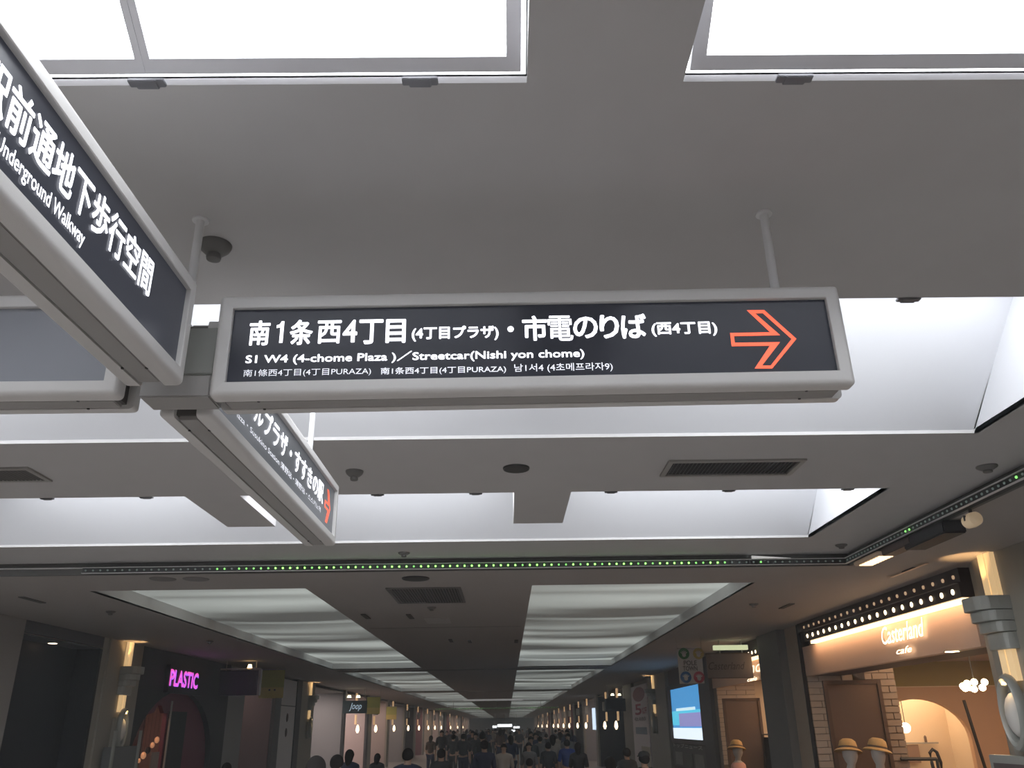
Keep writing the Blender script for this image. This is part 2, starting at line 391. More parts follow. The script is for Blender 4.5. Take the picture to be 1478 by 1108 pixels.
def arrow(sign, fn, m):
    o = [fn(*z3(*p)) for p in outer]; i = [fn(*z3(*p)) for p in innr]; n = len(o); e = Vector((0, .002, 0))
    b = MB(); b.add(o+i+[p+e for p in o]+[p+e for p in i], [(k, (k+1) % n, n+(k+1) % n, n+k) for k in range(n)]+[(k, 2*n+k, 2*n+(k+1) % n, (k+1) % n) for k in range(n)]+[(n+k, n+(k+1) % n, 3*n+(k+1) % n, 3*n+k) for k in range(n)])
    return b.build('arrow', m, sign)
arrow(sB, lp, M_red)
# --- A, on the left, running towards the camera; face to +X
XA = -.81
LA = 2.6
sA = make_sign(LA, SH, TH, mat('sign_face_a_sheen', (.030, .033, .043), .3, emit=.02, ecol=(.5, .55, .8)), M_face, (XA-TH/2, 1.955-LA/2, ZM), PI/2, 0, 'hanging sign at upper left with white text above Underground Walkway line')  # reflected sheen on this face put into a paler colour and slight emission
def on_sign(sign, axis, val, px, py):
    bpy.context.view_layer.update(); return sign.matrix_world.inverted() @ at(px, py, axis, val)
pa = XA-.012
e1 = on_sign(sA, 'X', pa, 223, 380); e0 = on_sign(sA, 'X', pa, 10, 150)
zt_ = on_sign(sA, 'X', pa, 222, 376).z; zb_ = on_sign(sA, 'X', pa, 214, 430).z
pitch = (e1.x-e0.x)/8
text_rect('駅前通地下歩行空間', 'lettering', M_letter, sA, (0, -TH/2+.0135, 0), (1, 0, 0), (0, 0, 1), e1.x-9*pitch, e1.x, zb_, zt_, thick=.018)
w1 = on_sign(sA, 'X', pa, 122, 345); w0 = on_sign(sA, 'X', pa, 0, 224)
wt = on_sign(sA, 'X', pa, 48, 247).z; wb = on_sign(sA, 'X', pa, 119, 363).z
wn = (w1.x-w0.x)*19/17.9
text_rect('Underground Walkway', 'lettering', M_letter, sA, (0, -TH/2+.0135, 0), (1, 0, 0), (0, 0, 1), w1.x-wn, w1.x, wb, wt, thick=.010)
# --- C, running away behind B; face to +X
LC = 1.80
sC = make_sign(LC, SH, TH, mat('sign_face_c_glare', (.08, .085, .09), .3, emit=.06, ecol=(.6, .65, .75)), M_face, (XA-TH/2, 2.17+LC/2, ZM), PI/2, 0, 'hanging sign running away behind the black arrow sign, white kana text')  # grazing glare painted in: paler face colour plus emission
pc = [on_sign(sC, 'X', pa, *p) for p in ((362, 640), (470, 690), (478, 760), (462, 770))]
u1 = on_sign(sC, 'X', pa, 466, 720).x; u0 = on_sign(sC, 'X', pa, 366, 608).x
ct = on_sign(sC, 'X', pa, 440, 655).z; cb_ = on_sign(sC, 'X', pa, 462, 724).z
text_rect('ルプラザ・すすきの駅', 'lettering', M_letter, sC, (0, -TH/2+.0135, 0), (1, 0, 0), (0, 0, 1), u0, u1, -.02, .075, thick=.02)
u2 = on_sign(sC, 'X', pa, 337, 603).x; u3 = on_sign(sC, 'X', pa, 462, 742).x
text_rect('Plaza・Susukino Station 薄野站・薄野站・스스키노역', 'lettering', M_letter2, sC, (0, -TH/2+.0135, 0), (1, 0, 0), (0, 0, 1), u2, u3, -.065, -.04)
ua = on_sign(sC, 'X', pa, 469, 722).x; uw = .12
def ca(px, py):
    q = lp(px, py); q0 = lp(*z3(928, 388)); q1 = lp(*z3(1211, 139))
    f = (q.x-q0.x)/(q1.x-q0.x); g = (q.z-q0.z)/(q1.z-q0.z)
    return Vector((ua+f*uw*1.15, -TH/2+.0125, -.075+g*.15))
arrow(sC, ca, M_red)
# --- D, the unlit reverse at far left
LD = 2.3
sD = make_sign(LD, SH, TH, M_faceoff, M_faceoff, (-1.0-LD/2, 2.0+TH/2, ZM), 0, 0, 'unlit hanging sign with blank grey face at far left')
# --- hub and poles
hub = thing('sign_hub', (-.885, 2.095, ZB), 'grey square hub box joining the four hanging signs', 'bracket')
b = MB().box(-.085, .108, -.045, .06, .076, .214); b.build('body', mat('hub_grey', (.30, .31, .29), .6), hub, bevel=.003)
MB().box(-.082, .105, -.042, .057, .012, .076).build('collar', M_core, hub, bevel=.004)
def pole(x, y, label, top=H, bot=ZT-.005):
    t = thing('sign_pole', (x, y, top), label, 'pole', 'sign suspension poles')
    MB().lathe([(.0125, bot-top), (.0125, -.004)], 16).build('rod', M_pole, t, smooth=True)
    MB().lathe([(.024, -.006), (.024, 0)], 20).build('flange', M_pole, t, smooth=True)
    MB().lathe([(.0135, bot-top), (.0135, bot-top+.03)], 16).build('ferrule', M_frame, t, smooth=True)
    return t
pole(.779, 2.09, 'white rod holding the right end of the arrow sign')
pole(-.892, 2.098, 'pale rod above the grey hub of the signs', bot=ZB+.212)
pole(XA-TH/2, 3.62, 'bright white rod above the sign running away')
pole(XA-TH/2, .4, 'rod above the near end of the upper left sign')

# ================================================================ CEILING FITTINGS
def sensor(x, y, z, r, label, hanging=1.0):
    t = thing('smoke_detector', (x, y, z), label, 'smoke detector', 'ceiling smoke detectors')
    MB().lathe([(r*.35, -.75*r*hanging), (r*.62, -.62*r*hanging), (r*.9, -.35*r*hanging), (r, -.12*r), (r, 0)], 24).build('dome', M_grey, t, smooth=True)
    MB().lathe([(r*.25, -1.15*r*hanging), (r*.42, -1.08*r*hanging), (r*.46, -.9*r*hanging), (r*.4, -.72*r*hanging)], 20).build('tip', M_grey, t, smooth=True)
    return t
sensor(-.893, 2.235, H, .05, 'grey smoke detector beside the pole left of the arrow sign')
sensor(-.881, 4.72, H, .052, 'smoke detector between recesses, above the end of the second sign')
sensor(2.884, 4.77, H, .06, 'smoke detector near the raised ceiling edge at right', .6)
sensor(-.875, 7.2, H, .05, 'smoke detector just above the green lamp strip', .7)
sensor(2.88, 7.1, H, .05, 'smoke detector at the corner of the green lamp strip', .6)
for px, py, lb in ((1088, 871, 'smoke detector on the corridor ceiling right of the lights'), (160, 882, 'smoke detector on the corridor ceiling above the dark shop'), (303, 925, 'smoke detector on the ceiling above the purple lettering'), (623, 876, 'smoke detector in the middle of the corridor ceiling')):
    p = at(px, py, 'Z', ZC); sensor(p.x, p.y, ZC, .055, lb, .7)
def disc(x, y, z, r, label):
    t = thing('ceiling_speaker', (x, y, z), label, 'speaker', 'round ceiling speakers')
    MB().lathe([(r*.97, -.012), (r, -.006), (r, 0)], 32).build('rim', M_dark, t, smooth=True)
    MB().lathe([(r*.86, -.014), (r*.9, -.012)], 32).build('grille', mat('speaker_cloth', (.055, .055, .052), .8, bump=.3, bscale=200), t)
disc(.069, 4.69, H, .078, 'round dark ceiling speaker below the arrow sign')
p = at(600, 834, 'Z', ZC); disc(p.x, p.y, ZC, .13, 'round grey speaker before the corridor ceiling grille')
def vent(x0, x1, y0, y1, z, label, n, m=None, along='Y'):
    t = thing('ceiling_vent', ((x0+x1)/2, (y0+y1)/2, z), label, 'vent', 'ceiling air vents'); w = (x1-x0)/2; d = (y1-y0)/2; f = .03
    MB().box(-w, w, -d, -d+f, -.012, 0).box(-w, w, d-f, d, -.012, 0).box(-w, -w+f, -d+f, d-f, -.012, 0).box(w-f, w, -d+f, d-f, -.012, 0).build('frame', M_greyl if m is None else m, t, bevel=.002)
    MB().box(-w+f, w-f, -d+f, d-f, -.002, -.0005).build('duct', mat('duct_dark', (.03, .03, .03), .8), t)
    sp = (2*w-2*f)/n; sm = None
    for k in range(n):
        x = -w+f+sp*(k+.5)
        if sm is None:
            s = MB().slab([(-.004, -d+f, -.011), (-.001, -d+f, -.011), (-.001, d-f, -.011), (-.004, d-f, -.011)], (.006, 0, .009)).build('slat', m or mat('slat_grey', (.16, .155, .15), .5), t); sm = s
        else:
            s = sm.copy(); COL.objects.link(s)
        s.location = (x, 0, 0)
    return t
vent(.945, 1.74, 4.57, 4.89, H, 'rectangular slatted air vent right of the round speaker', 33)
vent(-3.50, -2.705, 4.56, 4.84, H, 'slatted air vent at the left edge below the blank sign', 33)
vent(-1.2, -.45, 8.45, 9.55, ZC, 'grey square grille in the centre of the corridor ceiling', 24, mat('grille_taupe', (.15, .14, .13), .6))
# small slots and plates of the corridor ceiling
for px, py, s in ((528, 889, 1), (592, 889, 1), (651, 924, 1), (678, 925, 1), (745, 925, 1), (1135, 874, 1), (47, 865, 1), (235, 835, 2), (283, 835, 2)):
    p = at(px, py, 'Z', ZC)
    if s == 1:
        o = MB().box(-.03, .03, -.22, .22, -.01, 0).build('access_slot', M_gap); o.location = p; tag(o, 'narrow dark slot cover flush in the corridor ceiling', 'cover', 'ceiling slot covers')
    else:
        o = MB().lathe([(.11, -.008), (.12, 0)], 24).build('blank_disc', mat('disc_taupe', (.2, .19, .18), .6)); o.location = p; tag(o, 'small grey disc on the corridor ceiling behind the lamp strip', 'cover', 'ceiling discs')
p = at(632, 895, 'Z', ZC); o = box('access_plate', mat('plate_pale', (.46, .43, .41), .6), -.16, .16, -.3, .3, -.008, 0); o.location = p; tag(o, 'pale square access plate in the middle of the corridor ceiling', 'plate')
# LED strips
M_led = [mat('led_green', (.2, .9, .2), .4, emit=3.0, ecol=(.26, 1, .13)), mat('led_green_dim', (.2, .6, .2), .4, emit=1.0, ecol=(.3, 1, .2)), mat('led_off', (.25, .28, .27), .3, emit=.05, ecol=(.7, 1, .9))]
led_meshes = []
for m in M_led:
    o = MB().lathe([(.0085, 0), (.0085, -.005), (.005, -.009)], 10, ax='Y').build('led_lamp', m); led_meshes.append(o.data); bpy.data.objects.remove(o)
def led_strip(x0, x1, y, z, label, sp, glow, axis='X', px=None):
    t = thing('led_strip', (x0, y, z), label, 'lamp strip'); n = int(abs(x1-x0)/sp); h = .022
    if axis == 'X': MB().box(0, x1-x0, 0, .012, -h, h).build('rail', M_dark, t, bevel=.002); MB().box(0, x1-x0, -.012, .012, h, h+.005).box(0, x1-x0, -.012, .012, -h-.004, -h).build('edge', M_frame, t)
    else: MB().box(0, .012, 0, x1-x0, -h, h).build('rail', M_dark, t, bevel=.002); MB().box(-.012, .012, 0, x1-x0, h, h+.005).box(-.012, .012, 0, x1-x0, -h-.004, -h).build('edge', M_frame, t)
    for k in range(n):
        xx = (k+.5)*sp; g = glow(x0+xx)
        o = bpy.data.objects.new('led_lamp', led_meshes[g]); COL.objects.link(o); o.parent = t
        if axis == 'X': o.location = (xx, -.001, 0)
        else: o.location = (-.001, xx, 0); o.rotation_euler = (0, 0, -PI/2)
    return t
zl = H-.074
def gl(x):
    if -2.05 < x < 1.9: return 0 if random.random() < .72 else 1
    if -2.6 < x < 2.3: return 1 if random.random() < .6 else 2
    return 2
led_strip(-3.75, XR-.04, YF-.05, zl, 'long black strip of small green lamps across the concourse edge', .0645, gl)
led_strip(-.5, YF-.06, XR-.05, zl, 'black lamp strip running along the right edge towards the camera', .0645, lambda x: 1 if random.random() < .12 else 2, axis='Y').location = (XR-.05, -.5, zl)
ls = led_strip(-4.0, 2.9, 50, EYE+.95, 'distant green lamp strip hanging across the corridor', .14, lambda x: 0 if random.random() < .5 else 1)
for xx in (1, 3.4, 5.9): MB().tube([(xx, .006, .02), (xx, .006, ZC-EYE-.95)], .01, 6).build('hanger', M_greyl, ls)
# white corner tab at the strip's right end, lit look put in as emission
o = MB().prism([(2.2, YF-.07, zl+.03), (2.2, YF-.07, zl+.055), (2.55, YF-.07, zl+.03)], (0, .01, 0)).build('card', mat('card_white', (.9, .9, .88), .5, emit=.3)); tag(o, 'small white paper wedge stuck on the lamp strip at right', 'card')
# fixtures on the ceiling by the right edge
def fixture(px, py, dims, m, label, glow=None):
    p = at(px, py, 'Z', ZC-.03); t = thing('ceiling_fixture', (p.x, p.y, ZC), label, 'light fixture')
    w, l, h = dims
    MB().box(-w/2, w/2, -l/2, l/2, -h, -.012).build('housing', m, t, bevel=.008)
    MB().box(-w/4, w/4, -l/6, l/6, -.012, 0).build('mount', M_dark, t)
    if glow:
        for k in range(8): MB().box(-w*.35, w*.35, -l*.45+l*.11*k, -l*.45+l*.11*k+.03, -h-.006, -h).build('lamp_cell', glow, t)
    return t
fixture(1262, 806, (.16, .5, .05), mat('fixture_beige', (.62, .46, .33), .5), 'beige slim fixture with glowing cells at the strip corner', mat('cell_glow', (1, .8, .5), .4, emit=1.8, ecol=(1, .7, .4)))
fixture(1302, 786, (.12, .5, .07), mat('fixture_brown', (.06, .04, .035), .5), 'dark brown fixture behind the beige one')
fixture(1346, 768, (.16, .62, .10), M_black, 'large black box fixture in the middle of the ceiling lamps')
p = at(1402, 745, 'Z', ZC-.05)
t = thing('spotlight', (p.x, p.y, ZC), 'round beige spotlight on the ceiling at right edge', 'spotlight')
MB().lathe([(.012, 0), (.012, -.05)], 10).build('stem', M_dark, t)
MB().lathe([(.02, -.06), (.045, -.05), (.05, 0), (.045, .055), (.02, .06)], 20, (0, 0, -.075), 'Y').build('housing', mat('spot_cream', (.72, .6, .42), .5, emit=.12, ecol=(1, .7, .4)), t, smooth=True)
MB().box(-.052, .052, -.008, .008, -.08, -.045).build('bracket', M_dark, t)
o = fixture(1312, 826, (.03, .75, .015), mat('slot_beige', (.6, .45, .34), .4), 'thin linear ceiling slot light above the bulb awning')

# ================================================================ PIERS WITH WARM UPLIT CAPITALS
def make_pier(width, label, loc, rz, group=None, plain=False):
    """local: face towards -y?  here: corridor face is x=0 facing -x; pier spans y 0..width, z 0..ZC; chamfered corner at y=0"""
    t = thing('pier', loc, label, 'pillar', group); t.rotation_euler = (0, 0, rz)
    poly = [(0, .22, 0), (.05, .08, 0), (.16, .0, 0), (.9, 0, 0), (.9, width, 0), (0, width, 0)]
    MB().prism([Vector(p) for p in poly], (0, 0, ZC)).build('shaft', M_pier, t)
    return t
def sconce_set(loc, rz, label, group, s=1, power=0):
    """cream channel with uplight put in as emission, stepped capital, oval sconce. local: wall plane x=0, objects stick out to -x"""
    t = thing('wall_light', loc, label, 'wall light', group); t.rotation_euler = (0, 0, rz)
    z1 = ZC; zc1, zc0 = EYE+.93, EYE+.52; zs = EYE+.08
    for a, b in ((zc1, z1), (zs+.2, zc0)):
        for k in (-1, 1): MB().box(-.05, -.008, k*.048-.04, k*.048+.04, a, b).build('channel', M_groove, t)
    hh = (zc1-zc0)
    for (x, y, a, b) in ((.27, .175, 0, .26), (.22, .17, .27, .47), (.165, .165, .48, .68), (.115, .15, .69, 1.0)):
        poly = [(0, -y, 0), (-x*.45, -y, 0), (-x*.72, -y*.93, 0), (-x*.9, -y*.75, 0), (-x, -y*.45, 0), (-x, y*.45, 0), (-x*.9, y*.75, 0), (-x*.72, y*.93, 0), (-x*.45, y, 0), (0, y, 0)]
        MB().prism([(p[0], p[1], zc1-b*hh) for p in poly], (0, 0, (b-a)*hh)).build('capital_tier', M_cap, t, bevel=.004)
    # sconce: oval ring and egg
    v = MB(); seg = 28; k = 8; vv = []; ff = []
    for i in range(seg):
        a = 2*PI*i/seg
        for j in range(k):
            q = 2*PI*j/k; R = 1+.16*math.cos(q)
            vv.append((-.09-.045*math.sin(q), .115*R*math.cos(a), zs-.03+.25*R*math.sin(a)))
    for i in range(seg):
        for j in range(k): ff.append((i*k+j, ((i+1) % seg)*k+j, ((i+1) % seg)*k+(j+1) % k, i*k+(j+1) % k))
    v.add(vv, ff).build('sconce_ring', M_cap, t, smooth=True)
    e = MB(); e.lathe([(.09*math.sin(PI*(i+.02)/8.04), -.17*math.cos(PI*(i+.02)/8.04)) for i in range(9)], 20, (-.06, 0, zs-.05)); e.build('sconce_egg', mat('sconce_white', (.72, .70, .66), .4), t, smooth=True)
    MB().box(-.055, 0, -.17, .17, zs-.33, zs+.12).build('back_plate', M_pier, t, bevel=.01)
    if group is None or power:
        lp_ = Matrix.Translation(Vector(loc)) @ Matrix.Rotation(rz, 4, 'Z')
        P1 = lp_ @ Vector((-.20, 0, zc1+.03)); P2 = lp_ @ Vector((-.16, 0, ZC))
        spot(P1, lp_ @ Vector((-.12, .1, ZC)), (1, .60, .26), power*.9, 1.25, .02)
        spot(lp_ @ Vector((-.17, 0, zs+.24)), lp_ @ Vector((-.09, 0, zs)), (1, .66, .32), power*.12, .9, .01)  # extra spot added to brighten the egg from above
        spot(lp_ @ Vector((-.13, 0, zs+.12)), lp_ @ Vector((-.02, 0, zc0)), (1, .60, .26), power*.8, .9, .02)
    return t
# right, near pier
pr_ = thing('pier', (4.08, 6.2, 0), 'large grey-beige pier at the right edge with stepped capital', 'pillar')
MB().prism([Vector(p) for p in [(0, 0, 0), (.55, 0, 0), (.55, 1.38, 0), (.12, 1.38, 0), (.03, 1.15, 0), (0, .9, 0)]], (0, 0, ZC-.002)).build('shaft', M_pier, pr_)
sconce_set((4.085, 7.03, 0), .06, 'uplit cream channel with stepped capital on the right edge pier', None, power=9)
pc_ = thing('poster_case', (4.07, 6.45, 0), 'poster case below the oval sconce at right', 'poster case')
MB().box(-.07, .01, 0, 1.1, 0, EYE-.27).build('frame', M_cap, pc_, bevel=.006)
MB().box(-.075, -.069, .06, 1.04, .3, EYE-.33).build('poster', mat('poster_dark', (.13, .10, .10), .4, var=.3), pc_)
MB().box(-.079, -.0745, .10, .98, .5, EYE-.40).build('green_print', mat('poster_green', (.05, .12, .04), .5, var=.3), pc_)
MB().box(-.02, .0, -.02, .16, EYE-.27, EYE+.14).build('side_panel', M_black, pc_)
# left, near plain wall end and pier
struct(box('wall_left', mat('wall_taupe', (.30, .28, .26), .7), WL-1.2, WL, 8.2, 10.6, 0, ZC))
pl_ = thing('pier', (WL, 12.75, 0), 'grey pier with warm light between dark shop and purple lettering', 'pillar')
MB().box(-.6, 0, 0, 1.44, 0, ZC-.002).box(-.2, .03, .16, .24, 0, ZC-.002).build('shaft', M_pier, pl_)
sconce_set((WL, 13.6, 0), PI, 'uplit channel, capital and egg sconce beside the purple lettering', None, power=9)
t = thing('display_case', (WL+.035, 13.2, 0), 'tall grey display case below the left egg sconce', 'case')
MB().box(.0, .12, 0, .95, 0, EYE-.2).build('body', mat('case_grey', (.17, .18, .18), .5), t, bevel=.006)
for yy in (0, .9): MB().box(.12, .15, yy, yy+.05, 0, EYE+.02).build('rail', M_cap, t)
# dark shop opening left (Y 10.6 .. 12.75)
struct(MB().box(WL-.5, WL-.03, 10.6, 12.75, EYE+1.12, EYE+1.14).box(WL-.03, WL, 10.6, 12.75, EYE+1.15, ZC).build('ceiling', mat('soffit_dark', (.10, .10, .11), .7)))
struct(MB().box(WL-.42, WL-.34, 10.62, 12.74, 0, EYE+1.12).box(WL-.34, WL+.004, 12.68, 12.745, 0, EYE+1.12).build('wall_left', M_black))  # black infill and return sheets stand in for the opening's unlit depth
p = at(78, 917, 'Z', EYE+1.12)
def downlight(p, label, r=.05, m=None, group=None):
    t = thing('downlight', p, label, 'downlight', group)
    MB().lathe([(r*1.25, -.006), (r*1.25, 0)], 20).build('rim', M_greyl, t); MB().lathe([(r, -.009), (r, -.005)], 20).build('lamp', m or M_warmhot, t)
    return t
downlight((WL-.2, at(78, 917, 'X', WL-.2).y, EYE+1.12), 'single small downlight in the dark opening at far left', .055, mat('dl_soft', (1, .9, .8), .5, emit=4, ecol=(1, .8, .6)))
# ---- PLASTIC shop, Y 14.2 .. 18.3
facade = MB(); y0, y1 = 14.2, 18.9; ac, ar, az, ah = 16.2, 1.95, EYE-.55, 1.22
N = 20; arc = [(ac-ar*math.cos(PI*i/N), az+ah*math.sin(PI*i/N)) for i in range(N+1)]
for i in range(N):
    (a, za), (b, zb) = arc[i], arc[i+1]
    facade.slab([(WL-.02, a, za), (WL-.02, b, zb), (WL-.02, b, ZC), (WL-.02, a, ZC)], (-.10, 0, 0))
facade.box(WL-.12, WL-.02, y0, ac-ar, 0, ZC).box(WL-.12, WL-.02, ac+ar, y1, 0, ZC)
struct(facade.build('wall_left', M_black))
bg = MB().box(WL-.20, WL-.13, 15.9, 18.4, 0, ZC)
op = [(14.2, .05), (14.6, .18), (15.0, .26), (15.3, .30), (15.45, .44), (15.6, .42), (15.75, .30), (15.9, .30)]
for (a, za), (b, zb) in zip(op[:-1], op[1:]): bg.slab([(WL-.13, a, EYE+za), (WL-.13, b, EYE+zb), (WL-.13, b, ZC), (WL-.13, a, ZC)], (-.07, 0, 0))
struct(bg.build('wall_left', mat('burgundy', (.17, .04, .065), .6)))
struct(MB().box(WL-1.6, WL-1.5, 14.2, 18.4, 0, ZC-.01).box(WL-1.5, WL-.22, 18.41, 18.46, 0, ZC-.01).build('wall_left', mat('rust_wall', (.30, .17, .13), .7)))
area((WL-1.2, 15.4, ZC-.2), (0, 0, 0), .8, 1.6, (1, .55, .38), 26)
t = thing('letter_sign', (WL, 15.3, EYE+.68), 'purple neon lettering reading PLASTIC on the black shopfront', 'sign')
MB().box(-.02, .05, 0, 1.85, -.06, .40).build('backing', M_black, t)
M_neon = [mat('neon_violet', (.6, .2, .9), .4, emit=.95, ecol=(.42, .13, 1)), mat('neon_pink', (.9, .1, .5), .4, emit=.85, ecol=(1, .12, .55))]
a = at(245, 987, 'X', WL+.06); b = at(289, 962, 'X', WL+.06)
text_rect('PLASTIC', 'lettering', M_neon[0], t, (.052, -15.3, -EYE-.68), (0, 1, 0), (0, 0, 1), a.y, b.y, EYE+.725, EYE+1.0, thick=.05, depth=.004)
text_rect('PLASTIC', 'lettering', M_neon[1], t, (.058, -15.3-.03, -EYE-.68), (0, 1, 0), (0, 0, 1), a.y, b.y, EYE+.735, EYE+1.01, thick=0, depth=.004)
# door leaf, post, stock and tags in the arch
o = box('door_leaf', M_black, WL-.12, WL-.08, 15.95, 16.75, 0, EYE+.33); tag(o, 'black door leaf inside the burgundy arch', 'door')
o = MB().tube([(WL-.06, 15.88, 0), (WL-.06, 15.88, EYE+.5)], .018).build('door_post', M_greyl); tag(o, 'thin grey upright post in the arch opening', 'post')
for k, (px, py, c) in enumerate(((222, 1100, (.34, .25, .2)), (160, 1096, (.4, .36, .3)), (190, 1097, (.4, .3, .22)))):
    if k == 1: continue
    q = at(px, py, 'X', WL+.03); o = MB().box(-.01, .01, -.16, .16, -.16, .16).build('price_card', mat(f'card_{k}', c, .6)); o.location = q
    tag(o, ('square cardboard price card standing in the arch', '', 'small tilted pale tag hanging by the left arch edge')[k], 'card')
random.seed(3)
M_gold = mat('ornament_gold_glint', (.75, .4, .2), .35, metal=.4, emit=.25, ecol=(1, .5, .25))  # warm glint on the gold put in as emission
for k in range(6):
    q = at(194+(k*5 % 6)*6.5, 1060+k*7.5, 'X', WL-.8); r = .03+.03*random.random()
    o = MB().lathe([(r*math.sin(PI*(i+.05)/6.1), -1.3*r*math.cos(PI*(i+.05)/6.1)) for i in range(7)], 12).build('ornament', M_gold if k % 3 else M_black, smooth=True); o.location = q
    tag(o, 'small hanging ornament glinting inside the burgundy arch' if k % 3 else 'small black ornament hanging inside the burgundy arch', 'ornament', 'gold ornaments' if k % 3 else 'black ornaments')
    MB().tube([(0, 0, r), (0, 0, ZC-q.z)], .003, 5).build('cord', M_dark, o)
t = thing('clothes_rack', (WL-.9, 14.9, 0), 'dark clothes rack inside the arch at left', 'rack')
MB().tube([(0, 0, 1.9), (0, 1.4, 1.9)], .015).build('rail', M_dark, t)
for yy in (0, 1.4): MB().tube([(0, yy, 0), (0, yy, 1.9)], .015).build('upright', M_dark, t)
# hanging box sign with a small lamp right of PLASTIC
t = thing('projecting_sign', (WL+.1, 17.7, EYE+.65), 'dark box sign with a small warm lamp above, right of purple lettering', 'sign')
a = at(318, 968, 'Y', 17.7); b = at(372, 1003, 'Y', 17.7)
MB().box(a.x-t.location.x, b.x-t.location.x, 0, .12, b.z-t.location.z, a.z-t.location.z).build('box', mat('sign_navy', (.02, .02, .027), .4), t, bevel=.006)
MB().box(b.x-t.location.x-.02, b.x-t.location.x+.015, -.01, .13, b.z-t.location.z, a.z-t.location.z+.02).build('frame', M_greyl, t)
MB().box(a.x-t.location.x, b.x-t.location.x, .0, .08, a.z-t.location.z+.02, a.z-t.location.z+.05).build('rail', M_greyl, t)
for xx in (a.x-t.location.x+.1, b.x-t.location.x-.1): MB().tube([(xx, .06, a.z-t.location.z), (xx, .06, ZC-t.location.z)], .008, 6).build('hanger', M_greyl, t)
MB().lathe([(.05, 0), (.03, .07)], 12, (b.x-t.location.x-.22, .02, a.z-t.location.z+.05)).build('lamp', M_warm, t)
# ================================================================ RIGHT SHOP with the bulb awning, Y 7.7 .. 12.4
ZS = EYE+.60                                   # lower edge of the fascia
aw = thing('bulb_awning', (WR, 7.7, EYE), 'brown awning with rows of round bulbs over the pink shopfront', 'awning')
MB().box(-.06, .1, 0, 4.3, 1.03, 1.155).box(-.10, .1, 0, 4.3, 1.155, 1.17).build('lower_board', M_awn, aw)
MB().box(-.04, .1, 0, 4.6, 1.17, 1.295).build('upper_board', M_awn, aw)
MB().box(-.05, .018, 0, 4.1, .985, 1.025).build('light_bar', mat('light_bar', (1, .8, .6), .5, emit=2.1, ecol=(1, .66, .36)), aw)
nb = 20
bm_ = MB().lathe([(.026, 0), (.026, -.004), (.018, -.009)], 14, ax='X').build('bulb', M_bulb, aw, smooth=True); bm2 = MB().lathe([(.02, 0), (.018, -.01)], 10, ax='X').build('bulb', M_bulbdim, aw)
for k in range(nb):
    o = bm_ if k == 0 else bm_.copy()
    if k: COL.objects.link(o)
    o.location = (-.061, .13+k*.212, 1.092)
for k in range(22):
    o = bm2 if k == 0 else bm2.copy()
    if k: COL.objects.link(o)
    o.location = (-.041, .10+k*.2, 1.222)
fs = thing('shop_fascia', (WR, 7.7, EYE), 'pink-orange fascia board with glowing script sign under the bulbs', 'fascia')
MB().box(.02, .12, 0, 4.7, .60, .984).build('board', M_pink, fs)
sc = thing('neon_sign', (WR, 8.6, EYE), 'glowing script shop name on the pink fascia', 'sign')
M_neonw = mat('neon_warm', (1, .9, .7), .4, emit=2.6, ecol=(1, .80, .55))
# lettering is read from the corridor, so it runs towards -Y
def side_text(s, parent, x, ya, yb, za, zb, m, off, shear=0):
    L0 = parent.location
    return text_rect(s, 'lettering', m, parent, (x-L0.x, -L0.y, -L0.z), (0, -1, 0), (0, 0, 1), -ya, -yb, za, zb, thick=max(off, 0), shear=shear, depth=.008)
side_text('Casterland', sc, WR-.01, 9.62, 8.60, EYE+.78, EYE+.96, M_neonw, -.004, .35)
side_text('cafe', sc, WR-.01, 9.32, 8.95, EYE+.655, EYE+.72, M_neonw, .0, .35)
# shell of the shop
DX = 4.3
struct(MB().box(WR+.12, WR+DX, 7.7, 14.2, EYE+.84, EYE+.86).build('ceiling', mat('shop_ceiling', (.42, .31, .24), .7)))
struct(MB().box(WR+.12, WR+.55, 7.7, 12.4, EYE+.60, EYE+.84).build('trim_4', M_brown))
struct(MB().box(WR+DX, WR+DX+.1, 7.0, 14.3, 0, ZC).build('wall_right', M_terra))
struct(MB().box(4.65, WR+DX, 7.6, 7.7, 0, EYE+.84).build('wall_right', M_terra))
# back wall with arch niche
bw = MB(); YB2 = 13.5; xl, xr = 5.35, 8.5; acx, arx, azz, arh = 6.20, .74, EYE-.28, .58
acx = 6.22
aa = [(acx-arx*math.cos(PI*i/N), azz+arh*math.sin(PI*i/N)) for i in range(N+1)]
ZL = EYE+.47
for i in range(N):
    (a, za), (b, zb) = aa[i], aa[i+1]; bw.slab([(a, YB2, za), (b, YB2, zb), (b, YB2, ZL), (a, YB2, ZL)], (0, .1, 0))
bw.box(xl, acx-arx, YB2, YB2+.1, 0, ZL).box(acx+arx, xr, YB2, YB2+.1, 0, ZL)
struct(bw.build('wall_front', mat('back_wall_orange', (.60, .40, .26), .7)))
struct(MB().box(xl, xr, YB2+.02, YB2+.1, ZL+.012, EYE+.84).build('wall_front', M_olive))
struct(MB().box(xl, xr, YB2-.01, YB2+.1, ZL, ZL+.012).build('trim_5', M_cream))
struct(MB().box(xl, xr, YB2+.7, YB2+.8, 0, ZL+.3).box(acx+arx+.02, acx+arx+.1, YB2+.1, YB2+.7, 0, ZL+.3).box(acx-arx-.1, acx-arx-.02, YB2+.1, YB2+.7, 0, ZL+.3).build('wall_front', M_cream))
area((acx, YB2+.35, EYE+.62), (0, 0, 0), 1.2, .5, (1, .68, .42), 13)
